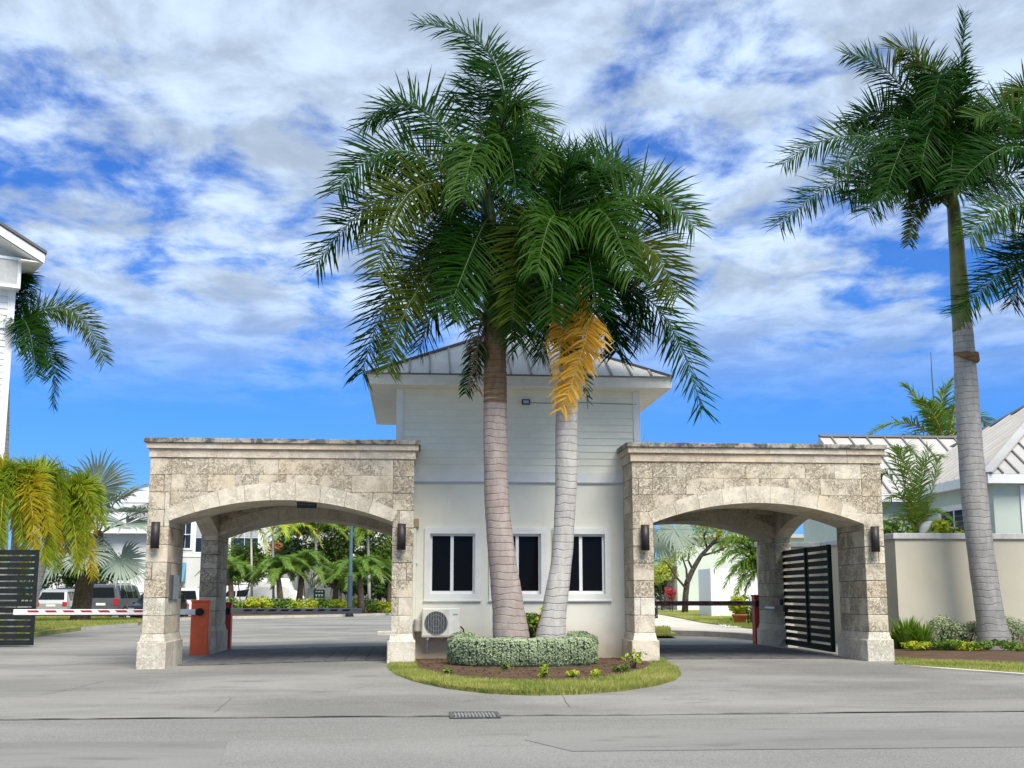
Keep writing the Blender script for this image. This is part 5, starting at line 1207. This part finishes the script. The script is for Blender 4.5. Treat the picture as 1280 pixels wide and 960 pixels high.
# ================================================================== GARDEN PLANTS IN THE LEFT ARCH
gg = 'feather palms in the garden bed'
for i, (fx, cx_, cy_, Yp, lb, nn, el_) in enumerate(((352, 348, 722, 76., 'dwarf feather palm with a dark leaning trunk left of the green sign board', 26, 2.5), (372, 378, 715, 77.5, 'dwarf feather palm whose crown hangs over the green sign board', 26, 2.6), (452, 450, 722, 77., 'broad dwarf feather palm to the right of the lamp post', 28, 2.7), (290, 288, 722, 78., 'dwarf feather palm beside the rear pier of the orange barrier lane', 24, 2.4), (418, 420, 728, 80., 'dwarf feather palm directly behind the lamp post', 24, 2.3), (486, 488, 725, 80, 'dwarf feather palm half hidden by the inner pier', 22, 2.4))):
    feather('dwarf_palm', lb, Yp, (fx, 770), (cx_, cy_), [], M_PYG, gg, 500+i, .58, 60, .035, .20, M_BARK, M_RACH, (.3, .1), .3, nn, el_)
for i, (fx, cx_, cy_, Yp, lb, mt, fr) in enumerate((
    (315, 314, 664, 78.5, 'lime yellow palm with two arching fronds in front of the white residence', M_LIME, [((300, 662), (284, 690), 0), ((326, 664), (334, 694), -.4), ((308, 655), (300, 645), .3)]),
    (342, 341, 660, 79., 'pale stemmed lime palm with a long frond arching over the dwarf palms', M_LIME, [((380, 655), (402, 682), -.5), ((330, 652), (322, 660), .3), ((345, 645), (350, 640), .2)]),
    (395, 395, 668, 86., 'full green palm left of the lamp post top', M_ARECA, []), (425, 425, 660, 88., 'tall green palm behind the lamp post', M_ARECA, []), (462, 460, 670, 86., 'full green palm right of the lamp post', M_ARECA, []), (485, 486, 664, 88, 'green palm behind the inner pier lamp', M_ARECA, []), (375, 372, 672, 88, 'green palm behind the dwarf palm crowns', M_ARECA, []))):
    feather('garden_palm', lb, Yp, (fx, 765), (cx_, cy_), fr, mt, 'taller palms of the garden bed', 540+i, .62 if mt is M_LIME else .7, 40, .06, .075 if mt is M_LIME else .12, M_TRUNKB, M_RACHY, (.3, 0, -.1), .5, 5 if mt is M_LIME else 20, 2.0 if mt is M_LIME else 2.9)
shrub('round_bush', 'rounded dense green bush in front of the white residence window', (PY(306, 705, 80.).x, 80., PY(306, 708, 80).z), (1.7, 1.2, 1.7), 3200, .13, M_SHRUB, 'bush', None, 600, 12)
for i, (px, py, rx, rz, mt, lb) in enumerate(((350, 690, 1.6, 1.4, M_SHRUB, 'dark rounded shrub behind the lime palms'), (410, 700, 2.4, 1.8, M_ARECA, 'green thicket shrub behind the sign board'), (470, 705, 2.4, 2.0, M_SHRUB, 'green thicket shrub behind the broad dwarf palm'), (440, 735, 2.2, 1.0, M_DSHRUB, 'dark low shrub behind the lamp post foot'), (480, 738, 1.5, 1.0, M_DSHRUB, 'dark low shrub by the inner pier'), (440, 690, 2.6, 2.6, M_SHRUB, 'tall green thicket right behind the lamp post'), (385, 700, 2.0, 1.9, M_DSHRUB, 'dark thicket between sign board and lime palms'), (490, 690, 2.2, 2.4, M_ARECA, 'tall bright thicket beside the inner pier'), (285, 715, 1.3, 1.6, M_SHRUB, 'green shrub beside the rear pier'), (345, 684, .6, .45, m_leaf('rust_leaf', (.16, .07, .03), (.24, .13, .05), .2, .6), 'rust coloured seed cluster shrub between the lime palms'))):
    q = PY(px, py, 89.-i*.4); shrub('thicket_shrub', lb, (q.x, q.y, q.z), (rx, 1.2, rz), 1700 if rx > 1 else 240, .15, mt, 'shrub', 'shrubs of the garden bed', 610+i, 9)
# lamp post
T = empty('lamp_post', 'slim blue grey lamp post standing in the garden bed behind the barrier arm', 'lamp post')
q = PG(437, 769); x, y = q.x, 73.5; x = PY(437, 760, y).x
MB().lathe([(.26, 0), (.26, .12), (.22, .15), (.17, .5), (.17, .55)], (x, y, -.02), 14).build('base', M_BLACKM, T)
pm = m_paint('post_blue', (.10, .17, .20), .5, .3, .1)
MB().tube([(x, y, .45), (x, y, 2.4)], [.15, .14], 12).build('lower_post', m_paint('post_dark', (.055, .09, .13), .5, .3), T)
MB().tube([(x, y, 2.4), (x, y, 7.2)], [.115, .08], 12).build('post', pm, T)
MB().cbox(x-.09, x+.2, y-.1, y-.04, 5.4, 5.6, .01).build('camera_box', M_WPAINT, T)
MB().tube([(x, y, 7.1), (x, y-.6, 7.4), (x, y-1.4, 7.45)], [.06, .05, .04], 8).build('arm', pm, T)
MB().cbox(x-.16, x+.16, y-2.0, y-1.35, 7.38, 7.5, .03).build('lamp_head', M_BLACKM, T)
# sign board
T = empty('sign_board', 'green notice board with white header and two rows of white marks on a pale panel', 'sign')
Ys = 79.; a, b = PY(384, 755, Ys), PY(413, 735, Ys)
MB().cbox(a.x, b.x, Ys, Ys+.15, .1, b.z, .03).build('backing_panel', M_WHITE, T)
a, b = PY(392, 754, Ys), PY(406, 737, Ys)
MB().cbox(a.x, b.x, Ys-.05, Ys-.002, a.z, b.z, .02).build('board', M_SIGNG, T)
for k in range(3):
    xx = a.x+(b.x-a.x)*(.25+.25*k); MB().box(xx-.06, xx+.06, Ys-.06, Ys-.051, b.z-.16, b.z-.09).build('letter', M_WPAINT, T)
    for r_ in (.34, .62):
        zz = b.z-(b.z-a.z)*r_; xx = a.x+(b.x-a.x)*(.24+.26*k)
        MB().prism([(xx-.085, zz), (xx+.085, zz), (xx+.05, zz-.10), (xx, zz-.17), (xx-.05, zz-.10)], Ys-.06, Ys-.051).build('mark', M_WPAINT, T)
for x in (a.x-.35, b.x+.3): MB().box(x-.05, x+.05, Ys+.15, Ys+.25, -.03, 1.2).build('post', M_WHITE, T)

# ================================================================== TREES IN THE RIGHT ARCH
T = empty('branching_tree', 'small tree with dark forked trunk and sparse lime foliage on the garden lawn', 'tree')
Yt = 72.; q = lambda a, b, dy=0: PY(a, b, Yt+dy)
bp = MB()
bp.tube([Vector((q(856, 767).x, Yt, .1)), q(857, 745), q(859, 728), q(866, 712), q(876, 695), q(890, 680), q(900, 668), q(904, 652)], [.20, .18, .17, .15, .13, .10, .08, .05], 9, True, .06)
for L_ in ([(857, 735), (846, 722), (838, 710), (830, 700)], [(859, 728), (858, 712), (854, 700), (852, 684)], [(866, 712), (860, 700), (862, 688), (870, 672)], [(876, 695), (894, 690), (912, 682)], [(890, 680), (903, 676), (920, 668)], [(884, 686), (880, 670), (886, 655)], [(846, 722), (838, 722), (826, 716)]):
    bp.tube([q(a, b, rnd.uniform(-.4, .4)) for a, b in L_], [.08, .06, .045, .02][:len(L_)], 6)
bp.build('trunk', M_TBARK, T, True)
mb = MB(); rg = random.Random(44)
for (a, b, rx, n) in ((830, 702, 1.0, 160), (852, 690, 1.1, 170), (870, 675, 1.2, 200), (888, 660, 1.3, 240), (905, 660, 1.3, 260), (918, 672, 1.1, 200), (840, 680, 1.1, 160), (826, 720, .8, 150), (905, 685, .9, 120), (875, 655, 1.3, 200)):
    c = q(a, b, rg.uniform(-.8, .8)); leaves(mb, c, (rx, rx, rx*.55), n, .12, rg, .2)
mb.build('crown', M_TREEL, T)
shrub('lawn_bush', 'bright lime bush behind the dark off-roader', (PY(828, 722, 82).x, 82., PY(828, 718, 82).z), (1.1, .9, 1.0), 900, .14, M_YSHRUB, 'bush', None, 700, 8)
shrub('lawn_bush', 'dark bush mass behind the lime bush', (PY(836, 726, 86).x, 86., PY(836, 728, 86).z), (1.5, .9, 1.6), 1200, .15, M_DSHRUB, 'bush', None, 701, 8)
T = tag(MB().tube([PY(832, 760, 80), PY(838, 730, 80), PY(844, 708, 80)], [.26, .22, .16], 8).build('leaning_trunk', M_TBARK), 'dark leaning tree trunk between the lime bush and the pale garden building', 'tree')
shrub('flowering_plant', 'red and pink flowering plant beside the dark off-roader', (PY(839, 745, 76).x, 76., PY(839, 745, 76).z), (.42, .4, .55), 420, .08, M_REDL, 'plant', None, 702, 6)
feather('bushy_palm', 'feathery bright green palm arching over the white bin store', 50., (958, 790), (952, 712),
  [((925, 672), (890, 690), -.3), ((920, 690), (893, 712), -.6), ((930, 700), (905, 735), -.4), ((935, 715), (917, 750), -.6), ((940, 675), (920, 660), .4), ((930, 680), (898, 680), .5), ((938, 700), (922, 742), -.2), ((945, 680), (935, 655), -.2), ((940, 720), (930, 745), .2), ((928, 685), (900, 705), .2)], M_ARECA, None, 71, .55, 70, .04, .22, M_BARK, M_RACH, (.5, .1, -.4), .6, 8, 1.6)
# potted plant
T = empty('potted_plant', 'leafy plant in a terracotta pot on white pebbles beside the bin store', 'potted plant'); Yp = 54.
q_ = PG(925, 781, .2); x, y = q_.x, q_.y
MB().lathe([(.17, .2), (.20, .22), (.27, .52), (.30, .53), (.30, .60), (.25, .60)], (x, y, 0), 18).build('pot', M_TERRA, T, True)
MB().lathe([(.01, .55), (.25, .56)], (x, y, 0), 14).build('soil', M_MULCH, T)
mb = MB(); rg = random.Random(3)
leaves(mb, (x-.05, y, .95), (.38, .35, .38), 420, .10, rg, .2); mb.build('foliage', M_YSHRUB, T)
shrub('pot_side_bush', 'clipped dark green bush beside the terracotta pot', (PY(938, 770, y+.4).x, y+.4, .75), (.45, .4, .62), 800, .07, M_SHRUB, 'bush', None, 703, 7)
mb = MB()
for _ in range(260):
    p = PG(rg.uniform(898, 945), rg.uniform(780, 785), .2); s_ = rg.uniform(.02, .05); mb.lathe([(.3*s_, -s_*.5), (s_, 0), (.3*s_, s_*.5)], (p.x, p.y, .21+s_*.3), 5)
tag(mb.build('pebbles', M_WHITE), 'patch of white pebbles under the terracotta pot', 'pebbles', kind='stuff')
mb = MB(); q_ = PG(912, 779, .2); leaves(mb, (q_.x, q_.y, .3), (.5, .3, .15), 160, .07, rg, .2); tag(mb.build('ground_cover', M_SHRUB), 'low green ground cover in front of the bin store', 'plant', kind='stuff')

# ================================================================== VEHICLES
def car(name, label, x, y, rot, Lc, Wc, Hc, mat, kind='suv', group='parked vehicles'):
    """local: +Y is the front; built from a lofted shell"""
    T = empty(name, label, 'car', group); T.location = (x, y, 0); T.rotation_euler = (0, 0, rot)
    gc = .22; belt = Hc*.56; hood = Hc*.54; w_ = Wc/2
    if kind == 'suv': st = [(-.5, .50, .50), (-.485, .55, .97), (-.46, .56, .985), (.08, .56, 1.0), (.20, .56, .97), (.30, .555, .60), (.46, .52, .55), (.5, .44, .46)]
    else: st = [(-.5, .50, .50), (-.48, .56, .62), (-.40, .57, .90), (-.32, .57, .97), (.08, .56, 1.0), (.17, .56, .95), (.31, .555, .62), (.46, .5, .52), (.5, .42, .44)]
    m = MB(); vs = []; K = 12
    for (u, b, r_) in st:
        yy = u*Lc; zb = b*Hc if r_ > b+.06 else min(b, r_)*Hc; zr2 = r_*Hc; ins = .80 if r_ > .7 else .95; tip = .93 if abs(u) > .47 else 1.
        half = [(w_*.86*tip, gc), (w_*tip, gc+.16), (w_*1.0*tip, zb*.75), (w_*.97*tip, zb), (w_*ins*tip, max(zb, zr2-.07)), (w_*ins*.82*tip, zr2)]
        for (a, z) in half: vs.append((a, yy, z))
        for (a, z) in half[::-1]: vs.append((-a, yy, z))
    n = len(st)
    fs = [(i*K+k, i*K+(k+1) % K, (i+1)*K+(k+1) % K, (i+1)*K+k) for i in range(n-1) for k in range(K)]+[tuple(range(K)), tuple(range((n-1)*K, n*K))]
    m.add(vs, fs); body = recalc(m.build('body', mat, T))
    # rear glass, side glass, windscreen
    yr = -.5*Lc; gi = w_*.68
    if kind == 'suv': MB().add([(-gi*1.08, yr-.004, Hc*.62), (gi*1.08, yr-.004, Hc*.62), (gi*.93, yr+.05, Hc*.90), (-gi*.93, yr+.05, Hc*.90), (-gi*1.08, yr+.03, Hc*.62), (gi*1.08, yr+.03, Hc*.62), (gi*.93, yr+.1, Hc*.90), (-gi*.93, yr+.1, Hc*.90)], [(0, 1, 2, 3), (0, 4, 5, 1), (1, 5, 6, 2), (2, 6, 7, 3), (3, 7, 4, 0)]).build('rear_window', M_CGLASS, T)
    else: MB().add([(-gi*1.1, yr+.07*1, Hc*.645), (gi*1.1, yr+.07, Hc*.645), (gi*.95, -.405*Lc, Hc*.885), (-gi*.95, -.405*Lc, Hc*.885), (-gi*1.1, yr+.2, Hc*.63), (gi*1.1, yr+.2, Hc*.63), (gi*.95, -.38*Lc, Hc*.86), (-gi*.95, -.38*Lc, Hc*.86)], [(0, 1, 2, 3), (0, 4, 5, 1), (1, 5, 6, 2), (2, 6, 7, 3), (3, 7, 4, 0)]).build('rear_window', M_CGLASS, T)
    for s in (-1, 1):
        for (ya, yb_) in ((-.42, -.22), (-.20, .0), (.02, .17)):
            if kind != 'suv' and ya < -.4: ya = -.36
            z0_, z1_ = Hc*.60, Hc*.90; xo = lambda z: s*(w_*.97+(w_*.80-w_*.97)*(z-Hc*.56)/(Hc*.93-Hc*.56)+.008)
            MB().add([(xo(z0_), ya*Lc, z0_), (xo(z0_), yb_*Lc, z0_), (xo(z1_), (yb_-(.05 if yb_ > .1 else 0))*Lc, z1_), (xo(z1_), ya*Lc, z1_), (xo(z0_)-s*.05, ya*Lc, z0_), (xo(z0_)-s*.05, yb_*Lc, z0_), (xo(z1_)-s*.05, yb_*Lc, z1_), (xo(z1_)-s*.05, ya*Lc, z1_)],
                     [(0, 1, 2, 3), (0, 4, 5, 1), (1, 5, 6, 2), (2, 6, 7, 3), (3, 7, 4, 0)]).build('side_window', M_CGLASS, T)
        MB().cbox(s*w_*.80-.12, s*w_*.80+.12, yr-.02, yr+.08, Hc*.40, Hc*.56 if kind != 'suv' else Hc*.60, .02).build('tail_light', m_paint('tail_red', (.45, .02, .03), .3), T)
        MB().cbox(s*w_*.72-.16, s*w_*.72+.16, .485*Lc, .503*Lc, Hc*.36, Hc*.44, .02).build('headlight', M_STEEL, T)
        MB().cbox(s*(w_+.10)-.1, s*(w_+.10)+.1, .17*Lc, .205*Lc, Hc*.56, Hc*.64, .03).build('mirror', mat, T)
        for yy in (-.31, .31):
            Rr = Hc*.205; W0 = MB().lathe([(Rr*.6, -.11), (Rr*.95, -.11), (Rr, -.07), (Rr, .07), (Rr*.95, .11), (Rr*.6, .11)], (s*(w_-.10), yy*Lc, Rr), 22, 'x').build('wheel', M_RUBBER, T, True)
            MB().lathe([(.03, -.115), (Rr*.6, -.105), (Rr*.6, .105), (.03, .115)], (s*(w_-.095), yy*Lc, Rr), 14, 'x').build('rim', M_STEEL, W0)
    MB().cbox(-.25, .25, yr-.012, yr+.02, Hc*.40, Hc*.47, .005).build('licence_plate', M_ARMW, T)
    MB().cbox(-w_*.95, w_*.95, yr-.06, yr+.12, gc+.05, gc+.28, .03).build('rear_bumper', m_paint('bumper_grey', (.12, .12, .13), .6), T)
    MB().add([(-w_*.72, .30*Lc-.0, Hc*.615), (w_*.72, .30*Lc, Hc*.615), (w_*.62, .195*Lc, Hc*.955), (-w_*.62, .195*Lc, Hc*.955), (-w_*.72, .30*Lc+.012, Hc*.625), (w_*.72, .30*Lc+.012, Hc*.625), (w_*.62, .2*Lc+.012, Hc*.965), (-w_*.62, .2*Lc+.012, Hc*.965)], [(4, 5, 6, 7), (0, 1, 5, 4), (3, 7, 6, 2)]).build('windscreen', M_CGLASS, T)
    if kind == 'suv':
        for s in (-1, 1): MB().tube([(s*w_*.66, -.4*Lc, Hc+.03), (s*w_*.66, .05*Lc, Hc+.04)], .025, 6).build('roof_rail', M_BLACKM, T)
    return T
def cp(name, col, rough=.25, metal=.5): return m_paint(name, col, rough, metal, .03, 1.)
q = PY(133, 770, 66.); car('parked_car', 'dark grey boxy off-roader seen from behind next to the white board fence', q.x, 66.+2, R(-6), 4.7, 1.95, 1.86, cp('car_grey', (.17, .175, .19)))
q = PY(62, 770, 70.); car('parked_car', 'silver hatchback seen from behind beside the slat fence', q.x, 72., R(2), 4.4, 1.84, 1.62, cp('car_silver', (.50, .51, .50)), 'hatch')
q = PY(93, 770, 74.); car('parked_car', 'black station wagon between the silver hatchback and the palm trunk', q.x, 75., R(-3), 4.6, 1.84, 1.72, cp('car_black', (.018, .02, .022)))
q = PY(186, 772, 64.); car('parked_car', 'black sedan half hidden by the outer gate pier', q.x+.1, 66., R(172), 4.6, 1.8, 1.46, cp('car_black2', (.015, .016, .018)), 'hatch')
q = PY(234, 770, 69.); car('parked_car', 'white crossover seen from behind between the gate piers', q.x, 71., R(-4), 4.5, 1.85, 1.68, cp('car_white', (.78, .79, .80), .3, 0.))
q = PY(299, 760, 84.); car('parked_car', 'white van parked behind the garden hedge beside the rear pier', q.x, 84.5, R(80), 4.8, 1.9, 1.9, cp('car_white', (.78, .79, .80), .3, 0.))
q = PY(812, 775, 58.); car('parked_car', 'black off-roader showing its front corner behind the right gatehouse pier', q.x-.25, 60., R(172), 4.4, 1.85, 1.9, cp('car_black', (.018, .02, .022)))
# covered vehicles
def covered(label, x, y, Lc, Wc, Hc, seed):
    rg = random.Random(seed); T = empty('covered_car', label, 'car', 'vehicles under white covers'); nx, ny = 26, 12; vs = []
    for j in range(ny+1):
        for i in range(nx+1):
            u = i/nx*2-1; v = j/ny*2-1
            prof = 1-.35*ss(.42, .62, u)-.22*ss(.5, .85, -u); edge = (1-abs(u)**7)*(1-abs(v)**4)
            z = .12+(Hc-.12)*prof*max(0, edge)**.45+.02*math.sin(i*1.9+j)+rg.uniform(-.015, .015)
            vs.append((x+u*Lc/2*(1+.03*(1-edge)), y+v*Wc/2, z))
    m = MB().add(vs, [(j*(nx+1)+i, j*(nx+1)+i+1, (j+1)*(nx+1)+i+1, (j+1)*(nx+1)+i) for j in range(ny) for i in range(nx)])
    m.build('cover', M_TARP, T)
    for s in (-.3, .3): MB().lathe([(.18, -.1), (.3, -.1), (.3, .1), (.18, .1)], (x+s*Lc, y-Wc/2+.05, .3), 16, 'y').build('wheel', M_RUBBER, T)
    return T
q = PY(344, 765, 83.); covered('car under a white fabric cover behind the dwarf palm trunk', q.x, 83., 4.0, 1.9, 2.35, 5)
q = PY(322, 765, 87.); covered('second white covered car between the van and the dwarf palm', q.x, 87., 3.8, 1.9, 2.1, 6)
q = PY(347, 755, 80.5); t = empty('planter_box', 'low dark green planter box in front of the covered car', 'planter')
MB().cbox(q.x-.75, q.x+.75, 80.3, 80.9, .1, .95, .03).build('box_body', M_SIGNG, t); MB().cbox(q.x-.78, q.x+.78, 80.27, 80.93, .95, 1.02, .02).build('rim', M_SIGNG, t)
# dark bushes behind the cars
for i, (px, py, rx, rz, Yp, mt, lb) in enumerate(((75, 722, 1.8, 1.3, 78., M_DSHRUB, 'dark bush behind the silver hatchback'), (118, 716, 1.8, 1.2, 79., M_DSHRUB, 'dark bush behind the grey off-roader'), (150, 712, 1.6, .9, 80., M_DSHRUB, 'dark bush above the white board fence'), (20, 720, 2.2, 1.6, 76., M_SHRUB, 'green bush behind the slat fence'))):
    q = PY(px, py, Yp); shrub('hedge_bush', lb, (q.x, Yp, q.z), (rx, 1., rz), 1300, .15, mt, 'bush', 'bushes behind the parked cars', 720+i, 8)
q = PY(154, 768, 68.); shrub('fence_plant', 'small green plant at the foot of the white board fence', (q.x, 68.2, .6), (.35, .3, .5), 260, .1, M_SHRUB, 'plant', None, 730, 5)
# far tree line closing the view between the buildings
mb = MB(); rg = random.Random(77)
for i in range(90):
    x = -120+i*2.9; leaves(mb, (x, 135+rg.uniform(-6, 6), rg.uniform(1.5, 3.2)), (3.0, 2.5, rg.uniform(2.2, 3.6)), 130, .5, rg, .3)
tag(mb.build('far_trees', M_DSHRUB), 'distant dark green tree belt behind the estate buildings', 'trees', kind='stuff')
